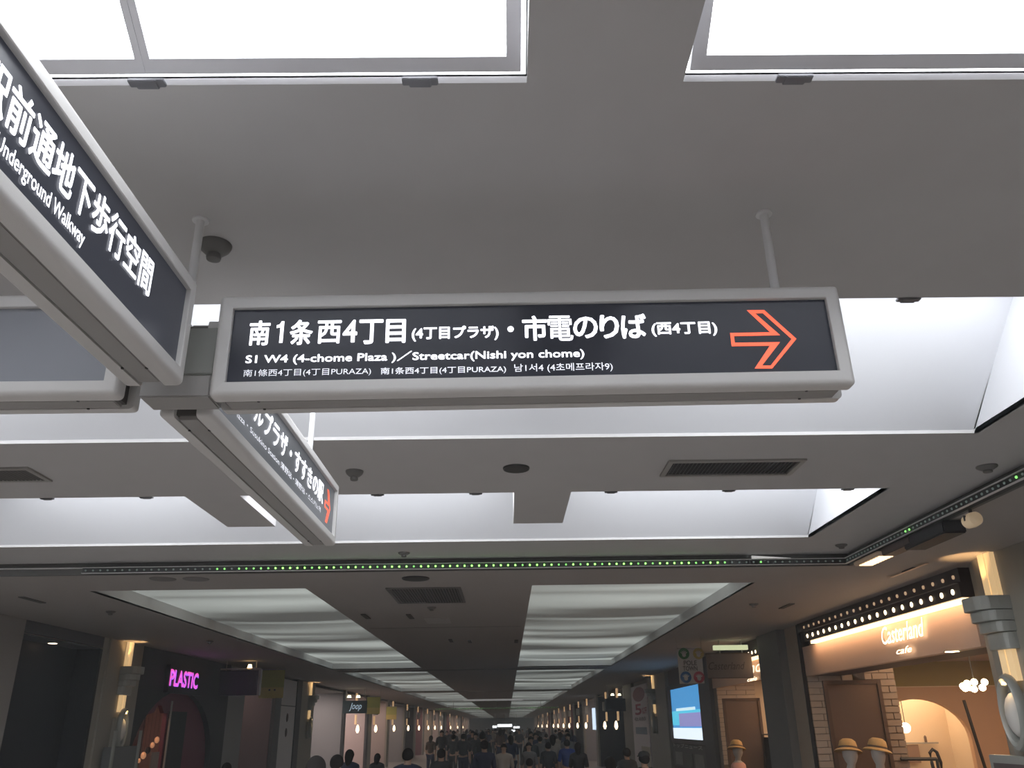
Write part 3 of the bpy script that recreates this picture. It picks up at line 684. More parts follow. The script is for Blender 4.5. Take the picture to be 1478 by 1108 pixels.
# globe lamp in arch
q = at(1307, 1050, 'Y', YB2+.35); t = thing('globe_lamp', q, 'round glowing globe lamp in front of the cream arch', 'lamp')
MB().lathe([(.075*math.sin(PI*(i+.03)/10.06), -.075*math.cos(PI*(i+.03)/10.06)) for i in range(11)], 20).build('globe', mat('globe', (1, .9, .8), .4, emit=6, ecol=(1, .8, .55)), t, smooth=True)
MB().tube([(0, 0, .07), (0, 0, EYE+.84-q.z)], .006, 6).build('cord', M_dark, t)
# chandelier
q = at(1407, 988, 'Y', 11.6); t = thing('chandelier', (q.x, q.y, EYE+.84), 'cluster of small glowing globes hanging in the pink shop', 'chandelier')
MB().tube([(0, 0, 0), (0, 0, q.z-EYE-.84)], .008, 8).build('stem', M_dark, t)
for k, (px, py) in enumerate(((1390, 990), (1396, 986), (1399, 992), (1406, 984), (1406, 994), (1418, 992), (1421, 984), (1393, 993))):
    g = at(px, py, 'Y', 11.6+.1*((k*7) % 5-2))-Vector((q.x, q.y, EYE+.84))
    MB().lathe([(.042*math.sin(PI*(i+.03)/8.06), -.042*math.cos(PI*(i+.03)/8.06)) for i in range(9)], 14, g).build('globe', M_warmhot, t, smooth=True)
    MB().tube([(0, 0, q.z-EYE-.84), g], .005, 5).build('arm', M_dark, t)
for k, (px, py) in enumerate(((1235, 967), (1290, 956), (1325, 957), (1374, 939), (1393, 957))):
    q = at(px, py, 'Z', EYE+.838 if k != 3 else EYE+.598)
    if k == 0: q.y = min(q.y, 12.2)
    downlight(q, ['downlight above the brown framed mirror', 'downlight left of the middle in the shop ceiling', 'small downlight in the middle of the shop ceiling', 'downlight in the brown soffit under the fascia', 'downlight nearest the glowing globes'][k], .06 if k != 2 else .04)
area((6.4, 10.4, EYE+.8), (0, 0, 0), 3.2, 4.0, (1, .66, .42), 60)
area((WR-.10, 9.8, EYE+.97), (0, math.radians(-50), 0), .05, 4.2, (1, .6, .34), 3.2)
# white brick return wall and pillar, each brick its own block
def bricks(name, x0, x1, y, z0, z1, n_x, label, depth=.1, bm=None):
    t = thing(name, ((x0+x1)/2, y, 0), label, 'brick pillar')
    w = (x1-x0)/2
    MB().box(-w+.01, w-.01, .012, depth+.3, 0, z1).build('core', M_mortar, t)
    bh = .085; bl = (x1-x0)/n_x; rows = int((z1-z0)/bh); protos = {}
    for r in range(rows):
        sh = (r % 2)*.5; k = 0; x = -w - (bl*.5 if sh else 0)
        while x < w-.02:
            a, b = max(x, -w), min(x+bl, w)
            if b-a > .03:
                key = round(b-a, 3)
                if key not in protos:
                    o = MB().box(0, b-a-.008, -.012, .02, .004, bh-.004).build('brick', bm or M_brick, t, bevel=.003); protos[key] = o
                else: o = protos[key].copy(); COL.objects.link(o)
                o.location = (a+.004+(random.random()-.5)*.006, (random.random()-.5)*.008, z0+r*bh)
            x += bl
    return t
bricks('brick_pillar', WR+.03, 4.88, 12.40, EYE-.75, EYE+.84, 2, 'white brick return wall at the far side of the pink shop')
bricks('brick_pillar', 4.90, 5.32, 12.05, EYE-.75, EYE+.84, 2, 'brick pillar behind the brown framed mirror', bm=mat('brick_shaded_taupe', (.33, .26, .21), .75, var=.1))  # the pillar's shade is put into a darker brick colour
# mirror
mr = thing('standing_mirror', (4.54, 11.6, 0), 'tall brown framed mirror leaning before the brick pillar', 'mirror')
zt = EYE+.47
MB().box(-.36, .36, .005, .02, .2, zt).build('glass', mat('mirror_reflection_tint', (.19, .135, .10), .35, metal=.4, var=.02), mr)  # brown tint stands in for the reflected shop interior
MB().box(-.38, -.33, -.02, .03, .15, zt+.03).box(.33, .38, -.02, .03, .15, zt+.03).box(-.33, .33, -.02, .03, zt-.02, zt+.03).box(-.33, .33, -.02, .03, .15, .2).build('frame', mat('frame_brown', (.12, .075, .05), .5), mr, bevel=.004)
# black rail and rack
o = MB().tube([at(1391, 1010, 'Y', 12.6), at(1422, 1108, 'Y', 12.6), Vector((6.55, 12.6, .2))], .022, 8).build('black_pole', M_black); tag(o, 'slanting black pole in front of the terracotta wall', 'pole')
rk = thing('garment_rack', (5.4, 12.0, 0), 'black garment rack with curved end in front of the arch', 'rack')
q0 = at(1300, 1095, 'Y', 12.0); q1 = at(1352, 1095, 'Y', 12.0); R0 = rk.location
MB().tube([q0-R0, q1-R0], .022, 8).build('rail', M_dark, rk)
cpts = [at(x, y, 'Y', 12.0)-R0 for x, y in ((1362, 1130), (1358, 1100), (1352, 1085), (1346, 1081), (1342, 1086), (1345, 1100), (1350, 1120))]
MB().tube(cpts, .022, 8).build('curved_end', M_dark, rk)
MB().tube([q1-R0, Vector((q1.x-R0.x, 0, 0))], .02, 8).build('upright', M_dark, rk)
# small wall shelf inside the arch
t = thing('wall_shelf', at(1325, 1072, 'Y', YB2+.65), 'small shelf with papers on the cream wall inside the arch', 'shelf')
MB().box(-.3, .3, -.05, .02, -.01, .01).build('board', M_greyl, t)
MB().box(-.2, -.02, -.04, -.03, -.28, -.02).build('paper', mat('paper_brown', (.3, .2, .15), .6), t)
MB().lathe([(.02, 0), (.02, .08), (.005, .1)], 10, (.12, -.02, .01)).build('bottle', M_brown, t)
# mannequin busts with straw hats
def bust(loc, rz, label, hat_label, skirt_m):
    t = thing('mannequin', loc, label, 'mannequin', 'hat mannequins'); t.rotation_euler = (0, 0, rz)
    rings = [(.12, .09, 1.05), (.125, .095, 1.2), (.145, .10, 1.33), (.14, .09, 1.40), (.10, .07, 1.44), (.052, .052, 1.47), (.048, .05, 1.52), (.062, .075, 1.55), (.078, .098, 1.60), (.08, .102, 1.66), (.066, .085, 1.72), (.03, .04, 1.755)]
    seg = 20; vv = []; ff = []
    for rx, ry, z in rings:
        for i in range(seg):
            a = 2*PI*i/seg; vv.append((rx*math.cos(a), ry*math.sin(a)-(.02 if z > 1.5 else 0), z-1.75))
    for j in range(len(rings)-1):
        for i in range(seg): ff.append((j*seg+i, j*seg+(i+1) % seg, (j+1)*seg+(i+1) % seg, (j+1)*seg+i))
    ff.append(tuple(range((len(rings)-1)*seg, len(rings)*seg)))
    MB().add(vv, ff).build('body', M_manq, t, smooth=True)
    v2 = [(x*1.06, y*1.08, z) for x, y, z in vv[:seg*5]]
    MB().add(v2, [f for f in ff[:seg*4]]).build('garment', skirt_m, t, smooth=True)
    MB().lathe([(.018, -loc[2]+.02), (.018, -.7)], 10).build('stand', M_dark, t); MB().lathe([(.16, -loc[2]), (.16, -loc[2]+.02)], 20).build('foot', M_dark, t)
    h = thing('straw_hat', (loc[0], loc[1], loc[2]-.07), hat_label, 'hat', 'straw hats on mannequins'); h.rotation_euler = (math.radians(-6), math.radians(10), rz)
    MB().lathe([(.165, -.022), (.16, -.016), (.14, -.004), (.115, .004), (.114, .012), (.14, .004), (.163, -.012), (.165, -.022)], 28).build('brim', M_straw, h, smooth=True)
    MB().lathe([(.112, .0), (.110, .05), (.095, .10), (.06, .125), (.01, .13)], 28).build('crown', M_straw, h, smooth=True)
    MB().lathe([(.1135, .006), (.1125, .035)], 28).build('band', mat('hat_band', (.16, .11, .07), .6), h, smooth=True)
    return t
M_coral = mat('garment_pink', (.75, .42, .36), .7); M_gcream = mat('garment_cream', (.78, .66, .54), .7)
def bust_at(px, py, y, rz, l1, l2, m):
    q = at(px, py, 'Y', y); bust((q.x, y, q.z-.04), rz, l1, l2, m)
bust_at(1222, 1068, 11.3, .4, 'bust mannequin in front of the mirror, left one', 'left straw hat before the brown framed mirror', M_gcream)
bust_at(1264, 1067, 10.9, -.3, 'bust mannequin in front of the mirror, right one', 'right straw hat before the brown framed mirror', M_gcream)
# ================================================================ second bay beyond the grey pier
g2 = thing('pier', (WR-.02, 12.5, 0), 'plain grey pier between the two bulb awnings', 'pillar')
MB().box(-.01, .035, -.14, -.11, 0, ZC-.002).build('black_edge', M_black, g2)
MB().box(-.12, .35, .45, 1.55, 0, ZC-.002).build('shaft', mat('pier_bluegrey', (.17, .17, .165), .6), g2, bevel=.01)
MB().box(0, .03, -.10, .45, 0, ZC-.002).build('reveal', mat('pier_tan', (.42, .34, .26), .6), g2)
aw2 = thing('bulb_awning', (WR, 14.1, EYE), 'second bulb awning seen past the plain grey pier', 'awning')
MB().box(-.06, .1, 0, 3.0, 1.03, 1.17).build('lower_board', M_awn, aw2); MB().box(-.04, .1, 0, 3.2, 1.17, 1.295).build('upper_board', M_awn, aw2)
MB().box(-.05, .018, 0, 2.9, .985, 1.025).build('light_bar', MATS['light_bar'], aw2)
for k in range(13):
    o = bm_.copy(); COL.objects.link(o); o.parent = aw2; o.location = (-.061, .13+k*.212, 1.092)
fs2 = thing('shop_fascia', (WR, 14.1, EYE), 'second pink fascia past the plain grey pier', 'fascia')
MB().box(.02, .12, .25, 4.2, .66, .984).build('board', M_pink, fs2)
sc2 = thing('neon_sign', (WR, 14.5, EYE), 'glowing letters on the second pink fascia', 'sign')
side_text('land', sc2, WR-.01, 15.6, 14.3, EYE+.78, EYE+.96, mat('neon_soft', (1, .9, .7), .4, emit=1.5, ecol=(1, .80, .55)), 0, .3); side_text('cafe', sc2, WR-.01, 15.3, 14.7, EYE+.66, EYE+.72, M_neonw, 0, .3)
struct(MB().box(WR+.12, WR+DX, 14.3, 20, EYE+.84, EYE+.86).build('ceiling', MATS['shop_ceiling']))
struct(MB().box(WR+.5, WR+DX, 18.0, 18.1, 0, EYE+.84).box(WR+DX, WR+DX+.1, 14.3, 18.1, 0, ZC).box(WR+.2, WR+DX, 14.34, 14.44, 0, EYE+.84).build('wall_right', M_cream))
area((6.2, 16.0, EYE+.8), (0, 0, 0), 2.8, 2.6, (1, .66, .42), 45)
bricks('brick_pillar', WR+.02, WR+.8, 17.8, EYE-.75, EYE+.84, 2, 'white brick return wall in the second bay')
m2 = thing('standing_mirror', (5.0, 17.0, 0), 'brown framed mirror in the second bay', 'mirror')
qa = at(1044, 1010, 'Y', 17.0); qb = at(1095, 1010, 'Y', 17.0); wq = (qb.x-qa.x)/2; m2.location.x = (qa.x+qb.x)/2; zt2 = qa.z
MB().box(-wq, wq, .005, .02, .2, zt2).build('glass', MATS['mirror_reflection_tint'], m2)
MB().box(-wq-.02, -wq+.03, -.02, .03, .15, zt2+.03).box(wq-.03, wq+.02, -.02, .03, .15, zt2+.03).box(-wq, wq, -.02, .03, zt2-.02, zt2+.03).build('frame', MATS['frame_brown'], m2)
bust_at(1062, 1069, 16.2, .5, 'bust mannequin in pink top in the second bay', 'straw hat before the second bay mirror', M_coral)
bust_at(1126, 1071, 15.0, -.4, 'bust mannequin half hidden by the plain grey pier', 'straw hat next to the plain grey pier', M_coral)
for k, (px, py) in enumerate(((1074, 999), (1101, 994))):
    q = at(px, py, 'Z', EYE+.838); q.y = min(q.y, 17.7); downlight(q, ['left downlight in the second bay', 'right downlight in the second bay'][k], .07)
r2 = thing('garment_rack', (5.2, 16.6, 0), 'rack of dark clothes in the second bay', 'rack')
z2 = EYE-.2
MB().tube([(-.5, 0, z2), (.7, 0, z2)], .012).build('rail', M_dark, r2)
for x in (-.5, .7): MB().tube([(x, 0, 0), (x, 0, z2)], .012).build('upright', M_dark, r2)
for k in range(8):
    t = MB().prism([(0, -.18, 0), (0, .18, 0), (0, .2, -.6), (0, -.2, -.6)], (.03, 0, 0)).build('garment', [M_black, mat('cloth_grey', (.2, .2, .2), .8), mat('cloth_white', (.5, .45, .4), .8)][k % 3]); t.location = (4.8+.13*k, 16.6, z2-.05); t.rotation_euler = (0, .1, .2)
    tag(t, ['black garment on the second bay rack', 'grey garment on the second bay rack', 'pale garment on the second bay rack'][k % 3], 'garment', ['black garments on rack', 'grey garments on rack', 'pale garments on rack'][k % 3])
    MB().tube([(.015, 0, 0), (.015, 0, .06)], .004, 5).build('hook', M_alud, t)
# banner with printed sign board across (1018..1090)
YBN = 14.0
bn = thing('hanging_banner', (3, YBN, EYE+.85), 'white banner with green, yellow, blue and red round hand prints', 'banner')
a = at(977, 936, 'Y', YBN); b = at(1017, 986, 'Y', YBN); L0 = bn.location
MB().box(a.x-L0.x, b.x-L0.x, 0, .012, b.z-L0.z, a.z-L0.z).build('sheet', mat('banner_white', (.50, .47, .44), .7), bn)
MB().tube([(a.x-L0.x, .006, a.z-L0.z), (b.x-L0.x, .006, a.z-L0.z)], .012).build('rail', M_greyl, bn)
for x in (a.x, b.x): MB().tube([(x-L0.x, .006, a.z-L0.z), (x-L0.x, .006, ZC-L0.z)], .003, 5).build('cord', M_greyl, bn)
for (px, py, c, nm) in ((987, 943, (.03, .16, .05), 'green'), (1008, 943, (.42, .32, .10), 'yellow'), (990, 977, (.03, .12, .30), 'blue'), (1009, 977, (.42, .06, .09), 'red')):
    q = at(px, py, 'Y', YBN-.003)-L0
    MB().lathe([(.088, -.004), (.088, .0)], 20, q, 'Y').build('round_print', mat('print_'+nm, c, .6), bn)['label'] = nm+' round hand print'
    hb = MB(); hb.lathe([(.032, -.002), (.032, 0)], 14, q+Vector((0, -.005, -.02)), 'Y')
    for i in range(5):
        an = math.radians(-50+25*i); hb.tube([q+Vector((0, -.006, -.02)), q+Vector((.066*math.sin(an), -.006, -.02+.066*math.cos(an)))], .008, 6)
    hb.build('hand_print', MATS['banner_white'], bn)
M_ink = mat('ink_grey', (.12, .11, .10), .6)
text_rect('POLE', 'lettering', M_ink, bn, (-L0.x, YBN-L0.y-.006, -L0.z), (1, 0, 0), (0, 0, 1), at(987, 961, 'Y', YBN).x, at(1006, 961, 'Y', YBN).x, at(990, 960, 'Y', YBN).z, at(990, 953, 'Y', YBN).z, thick=.03)
text_rect('TOWN', 'lettering', M_ink, bn, (-L0.x, YBN-L0.y-.006, -L0.z), (1, 0, 0), (0, 0, 1), at(986, 969, 'Y', YBN).x, at(1007, 969, 'Y', YBN).x, at(990, 968, 'Y', YBN).z, at(990, 961, 'Y', YBN).z, thick=.03)
YS = 14.6
sg = thing('hanging_sign', (3.7, YS, EYE+.8), 'wide taupe hanging board with dark script lettering and lamps above', 'sign'); L0 = sg.location
a = at(1019, 944, 'Y', YS); b = at(1088, 977, 'Y', YS)
MB().box(a.x-L0.x, b.x-L0.x, 0, .04, b.z-L0.z, a.z-L0.z).build('board', mat('board_taupe', (.27, .22, .19), .5), sg, bevel=.004)
MB().box(a.x-L0.x, b.x-L0.x, -.01, .05, a.z-L0.z, a.z-L0.z+.015).box(a.x-L0.x, b.x-L0.x, -.01, .05, b.z-L0.z-.01, b.z-L0.z).build('frame', M_brown, sg)
text_rect('Casterland', 'lettering', mat('ink_dark', (.10, .07, .07), .6), sg, (-L0.x, YS-L0.y-.002, -L0.z), (1, 0, 0), (0, 0, 1), at(1023, 966, 'Y', YS).x, at(1076, 966, 'Y', YS).x, at(1050, 966, 'Y', YS).z, at(1050, 955, 'Y', YS).z, shear=.35)
a2 = at(1030, 931, 'Y', YS); b2 = at(1080, 937, 'Y', YS)
MB().box(a2.x-L0.x, b2.x-L0.x, 0, .08, b2.z-L0.z, a2.z-L0.z).build('lamp_bar', mat('lampbar', (.5, .5, .4), .5, emit=.5, ecol=(.9, 1, .6)), sg)
for xx in (a2.x+.1, b2.x-.1): MB().tube([(xx-L0.x, .04, b2.z-L0.z-.3), (xx-L0.x, .04, ZC-L0.z)], .008, 6).build('hanger', M_greyl, sg)
# screen
st = thing('video_screen', (WR, 19.8, EYE), 'bright blue video screen showing sky and sea on the right wall', 'screen')
ya, yb2 = 22.6, 19.2; s0, s1 = -.33, .80
def scr_mat(n, c, e): return mat(n, c, .4, emit=e, ecol=c)
MB().box(-.02, .05, yb2-19.8, ya-19.8, s0, s1).build('screen_sky', scr_mat('scr_sky', (.08, .38, .80), .62), st)
MB().box(-.024, -.019, yb2-19.8, ya-19.8, s0+.30, s0+.62).build('screen_sea', scr_mat('scr_sea', (.08, .47, .66), 1.0), st)
MB().box(-.026, -.019, yb2-19.8, ya-19.8, s0, s0+.24).build('screen_caption_bar', scr_mat('scr_white', (.7, .8, .9), 1.0), st)
MB().box(-.030, -.019, yb2-19.8, ya-19.8-.9, s0+.27, s0+.56).build('screen_text_box', scr_mat('scr_mauve', (.22, .22, .45), 1.0), st)
MB().box(-.028, -.019, yb2-19.8+.6, ya-19.8-.6, s0+.62, s0+.68).build('screen_city', scr_mat('scr_city', (.55, .7, .75), 1.0), st)
MB().box(-.04, .06, yb2-19.8-.2, yb2-19.8, s0-.1, s1+.1).box(-.04, .06, ya-19.8, ya-19.8+.35, s0-.1, s1+.1).box(-.04, .06, yb2-19.8, ya-19.8, s1, s1+.1).box(-.04, .06, yb2-19.8, ya-19.8, s0-.1, s0).build('frame', mat('screen_frame', (.10, .085, .08), .5), st)
# leaflet shelves below the screen
t = thing('leaflet_board', (WR, 19.2, EYE-.95), 'board of pale photo panels below the video screen', 'board')
MB().box(-.01, .05, 0, 3.7, 0, .5).build('board', mat('board_grey', (.18, .17, .16), .6), t)
for k in range(3):
    for r in range(1): MB().box(-.02, -.009, .2+k*1.15, 1.1+k*1.15, .04, .32).build('photo_panel', [mat('pp1', (.3, .3, .27), .5, var=.3), mat('pp2', (.14, .15, .13), .5, var=.4)][k % 2], t)
side_text('トップニュース', t, WR-.02, 22.7, 19.4, EYE-.53, EYE-.44, mat('white_ink', (.7, .68, .62), .5), .01)
# dark pier before the screen and wall pieces
struct(MB().box(WR-.05, WR+.4, 18.1, 19.0, 0, ZC).build('wall_right', mat('pier_darkgrey', (.13, .125, .12), .6)))
struct(MB().box(WR+.06, WR+.4, 19.0, 23.2, 0, ZC).build('wall_right', mat('wall_brown', (.13, .10, .085), .6)))
# ================================================================ further shopfronts, both sides
M_mull = mat('mullion', (.06, .06, .065), .5)
M_glow = {}
def room(side, y0, y1, wall, power, col=(1, .78, .66), depth=1.8, top=EYE+1.2):
    x = WR if side > 0 else WL; xo = x+side*depth
    b = MB()
    b.box(min(xo, xo+side*.1), max(xo, xo+side*.1), y0, y1, 0, ZC)
    b.box(min(x+side*.05, xo), max(x+side*.05, xo), y0-.03, y0+.03, 0, ZC).box(min(x+side*.05, xo), max(x+side*.05, xo), y1-.03, y1+.03, 0, ZC)
    struct(b.build('wall_right' if side > 0 else 'wall_left', wall))
    struct(MB().box(min(x+side*.02, xo), max(x+side*.02, xo), y0, y1, top, top+.03).build('ceiling', M_ceil2))
    if power: area((x+side*depth*.5, (y0+y1)/2, top-.02), (0, 0, 0), depth*.6, (y1-y0)*.7, col, power)
def mull(side, y, w, m=None, name='shop_mullion', label=None):
    x = (WR if side > 0 else WL)-side*.03
    o = MB().box(min(x, x+side*.2), max(x, x+side*.2), y, y+w, 0, ZC).build('window_1', m or M_mull); struct(o)
pinkw = mat('lit_pink_wall', (.50, .42, .40), .7); greyw = mat('grey_shop_wall', (.36, .35, .36), .7); darkw = mat('dark_shop_wall', (.05, .05, .055), .7); redw = mat('dark_red_wall', (.17, .06, .07), .7)
# left side from 18.9 m
struct(box('wall_left', mat('pier_l', (.28, .27, .26), .6), WL-.3, WL-.02, 18.9, 20.1, 0, ZC))
room(-1, 20.1, 22.6, mat('mauve', (.22, .17, .18), .7), 6)
mull(-1, 22.6, .6, mat('m1', (.13, .13, .14), .5))
po = thing('wall_poster', (WL, 23.3, EYE), 'tall white panel with two small brown prints left of the warm light', 'poster')
MB().box(-.1, .0, 0, 1.6, -1.6, 1.25).build('panel', mat('panel_white', (.80, .75, .74), .6), po)
for z in (.35, -.02): MB().lathe([(.09, 0), (.07, .02)], 9, (0, .75, z-.05), 'X', sy=1.3).build('print', mat('print_brown', (.12, .08, .07), .6), po)
MB().box(.0, .012, 0, 1.6, .58, .60).build('rail', M_mull, po)
mull(-1, 24.9, .55)
struct(box('wall_left', M_pier, WL-.3, WL+.02, 25.5, 27.2, 0, ZC))
sconce_set((WL+.02, 26.5, 0), PI, 'uplit channel and sconce between the white panel and lit pink shop', None, power=11)
room(-1, 27.2, 32.3, greyw, 55, (1, .85, .78))
mull(-1, 32.3, .35)
room(-1, 32.7, 37.6, pinkw, 75, (1, .8, .74)); mull(-1, 37.6, .5)
t = thing('projecting_sign', (WL+.3, 31, EYE), 'dark teal sign board with pale script lettering, two lamps above', 'sign'); L0 = t.location
a = at(495, 1011, 'Y', 31); b = at(529, 1029, 'Y', 31)
MB().box(a.x-L0.x, b.x-L0.x, 0, .08, b.z-L0.z, a.z-L0.z).build('board', mat('teal_dark', (.02, .045, .055), .5), t)
for xx in (a.x-L0.x+.1, b.x-L0.x-.1): MB().tube([(xx, .04, a.z-L0.z), (xx, .04, ZC-L0.z)], .012, 6).build('hanger', M_greyl, t)
text_rect('Joop', 'lettering', mat('teal_ink', (.5, .65, .75), .5, emit=.35, ecol=(.6, .8, 1)), t, (-L0.x, 31-L0.y-.002, -L0.z), (1, 0, 0), (0, 0, 1), at(504, 1020, 'Y', 31).x, at(522, 1020, 'Y', 31).x, at(510, 1026, 'Y', 31).z, at(510, 1014, 'Y', 31).z, shear=.35)
for x in (504, 517):
    q = at(x, 1006.5, 'Y', 31)-L0; MB().lathe([(.08, 0), (.05, .08)], 10, q).build('lamp', mat('lamp_yg', (1, 1, .8), .5, emit=2.2, ecol=(1, .95, .65)), t)
# yellow-green banners
M_yg = mat('banner_yellowgreen', (.42, .42, .09), .7); M_yel = mat('banner_yellow', (.62, .50, .14), .7)
def banner(x0, x1, y0, y1, Y, label, eyes=False, group=None):
    a = at(x0, y0, 'Y', Y); b = at(x1, y1, 'Y', Y); t = thing('hanging_banner', (a.x, Y, a.z), label, 'banner', group)
    w = b.x-a.x; h = a.z-b.z; d = max(.012, .0008*Y)
    MB().box(0, w, 0, d, -h*.62, 0).build('upper_sheet', M_yg, t); MB().box(0, w, 0, d, -h, -h*.62).build('lower_sheet', M_yel, t)
    MB().tube([(0, d/2, .01), (w, d/2, .01)], .012, 6).build('rail', M_greyl, t)
    for x in (0, w): MB().tube([(x, d/2, 0), (x, d/2, ZC-a.z)], .004, 5).build('cord', M_greyl, t)
    if eyes:
        for x in (.42, .64): MB().lathe([(.022, -.004), (.022, 0)], 10, (w*x, 0, -h*.71), 'Y').build('dot', M_dark, t)
banner(377, 408, 967, 1007, 20.0, 'yellow-green hanging banner with two dark dots', True)
banner(530, 548, 1006, 1030, 31.5, 'green banner right of the dark teal sign')
banner(558, 572, 1020, 1038, 42, 'dull green banner over the crowd, left side')
# repeating far bays on the left and right
def far_sconce(side, y, label, grp):
    x = WL if side < 0 else WR
    t = thing('wall_light', (x, y, EYE), label, 'wall light', grp); s = -side
    for z0, z1 in ((.95, 1.28), (.15, .5)): MB().box(0, s*.06, -.09, .09, z0, z1).build('channel', mat('far_channel_uplit', (1, .7, .4), .5, emit=.35, ecol=(1, .62, .32)), t)  # lamp-lit look of the channel given as emission
    MB().lathe([(.03, -.14), (.07, -.04), (.055, .08), (.02, .16)], 10, (s*.12, 0, -.02)).build('sconce_egg', mat('far_egg', (1, .8, .6), .5, emit=2.6, ecol=(1, .74, .48)), t)
    MB().box(0, s*.16, -.25, .25, .55, .9).build('capital', M_cap, t)
random.seed(11)
wl_mats = [pinkw, greyw, darkw, redw, mat('beige_shop', (.42, .36, .30), .7)]
yy = 38.1; k = 0
while yy < 140:
    ln = random.choice([3.6, 5.0, 6.2]); struct(box('wall_left', M_pier, WL-.3, WL+.03, yy, yy+.9, 0, ZC))
    room(-1, yy+.9, yy+.9+ln, wl_mats[k % 5], 42 if k % 5 != 2 else 8, depth=1.2); yy += .9+ln; k += 1
for y in (33.9+.9, 39.6, 46, 52.6, 59, 66, 72, 79, 92, 105, 118):
    far_sconce(-1, y, 'small warm sconce glowing on the distant left wall', 'distant left sconces')
# right side
struct(box('wall_right', M_pier, WR+.0, WR+.4, 23.4, 26.4, 0, ZC))
sconce_set((WR, 25.2, 0), 0, 'uplit channel and sconce left of the video screen', None, power=11)
pw = thing('wall_poster', (WR, 26.5, EYE), 'tall white poster with a large red figure 5 on the right wall', 'poster')
MB().box(-.02, .05, 0, 3.3, -1.4, 1.15).build('sheet', mat('poster_white', (.80, .73, .74), .6), pw)
side_text('5', pw, WR-.03, 29.0, 27.6, EYE+.28, EYE+.6, mat('ink_red', (.45, .04, .09), .5), .03)
side_text('%OFF', pw, WR-.03, 27.5, 26.6, EYE+.3, EYE+.48, MATS['ink_red'], .02)
MB().lathe([(1.25, -.026), (1.25, -.02)], 24, (0, 1.65, .88), 'X', sy=.17).build('red_disc', mat('red_soft', (.4, .16, .18), .6), pw)
side_text('40th ANNIV', pw, WR-.03, 29.2, 26.8, EYE+.10, EYE+.22, mat('ink_brown', (.12, .07, .08), .5), .03)
MB().box(-.026, -.02, .4, 2.7, -.28, -.08).build('blue_label', mat('label_blue', (.25, .30, .36), .6), pw)
MB().box(-.028, -.02, .0, 1.7, -1.2, -.62).build('white_notice', mat('label_cream', (.55, .50, .42), .6), pw)
struct(box('wall_right', M_wallp, WR+.1, WR+.3, 26.4, 31.2, 0, ZC))
struct(box('wall_right', mat('pier_r2', (.30, .28, .25), .6), WR, WR+.4, 29.9, 32.2, 0, ZC))
room(1, 32.2, 41.5, darkw, 4, (.8, .9, 1)); 
t = thing('projecting_sign', (WR-.4, 31.5, EYE), 'dark navy hanging sign on the right with two lamps above', 'sign'); L0 = t.location
a = at(873, 1008, 'Y', 31.5); b = at(905, 1026, 'Y', 31.5)
MB().box(a.x-L0.x, b.x-L0.x, 0, .08, b.z-L0.z, a.z-L0.z).build('board', mat('navy_sign', (.025, .03, .06), .5), t)
for xx in (a.x-L0.x+.1, b.x-L0.x-.1): MB().tube([(xx, .04, a.z-L0.z), (xx, .04, ZC-L0.z)], .012, 6).build('hanger', M_greyl, t)
for x in (884, 894):
    q = at(x, 1003.5, 'Y', 31.5)-L0; MB().lathe([(.07, 0), (.04, .07)], 10, q).build('lamp', MATS['lamp_yg'], t)
for y in (33.6, 37.5, 46.5, 52, 59, 65, 72, 79, 92, 105, 118): far_sconce(1, y, 'small warm sconce glowing on the distant right wall', 'distant right sconces')
yy = 41.5; k = 1
while yy < 140:
    ln = random.choice([3.6, 5.0, 6.2]); struct(box('wall_right', M_pier, WR-.03, WR+.3, yy, yy+.9, 0, ZC))
    room(1, yy+.9, yy+.9+ln, wl_mats[k % 5], 22 if k % 5 != 2 else 5, depth=1.2); yy += .9+ln; k += 1
# bluish white lit case near (866,1040)
o = box('lit_case', mat('case_blue', (.6, .75, .9), .4, emit=1.0, ecol=(.65, .8, 1)), WR-.12, WR-.02, 42.2, 42.9, EYE-.2, EYE+.75); tag(o, 'narrow bluish lit case over the crowd on the right', 'light case')
# white lit signs at the far end
for k, (x0, x1, y0, y1, Y, lab) in enumerate(((718, 739, 1045, 1048.5, 105, 'brightest white lit sign at the far end of the corridor'), (741, 750, 1048, 1050.5, 112, 'small white lit sign right of the brightest far sign'), (711, 717, 1047, 1050, 108, 'tiny lit sign left of the brightest far sign'), (737, 748, 1053, 1055.5, 125, 'lowest white lit sign at the far end'))):
    a = at(x0, y0, 'Y', Y); b = at(x1, y1, 'Y', Y); t = thing('hanging_sign', (a.x, Y, a.z), lab, 'sign')
    MB().box(0, b.x-a.x, 0, .2, b.z-a.z, 0).build('face', mat('far_white', (.9, .95, 1), .5, emit=2.2, ecol=(.85, .92, 1)), t)
    MB().box(-.05, b.x-a.x+.05, .05, .25, b.z-a.z-.05, .05).build('case', M_greyl, t)
    MB().tube([((b.x-a.x)/2, .1, 0), ((b.x-a.x)/2, .1, ZC-a.z+(.14 if k in (1, 3) else 0))], .03, 6).build('hanger', M_greyl, t)
# faint crossbar light at y=1009
o = MB().box(-1.5, 1.5, 0, .2, -.06, .015).build('crossbar_light', mat('crossbar', (.6, .6, .6), .5, emit=.25)); q = at(712, 1009, 'Z', ZC-.02); o.location = q; tag(o, 'faint white light bar across the distant ceiling', 'ceiling light')

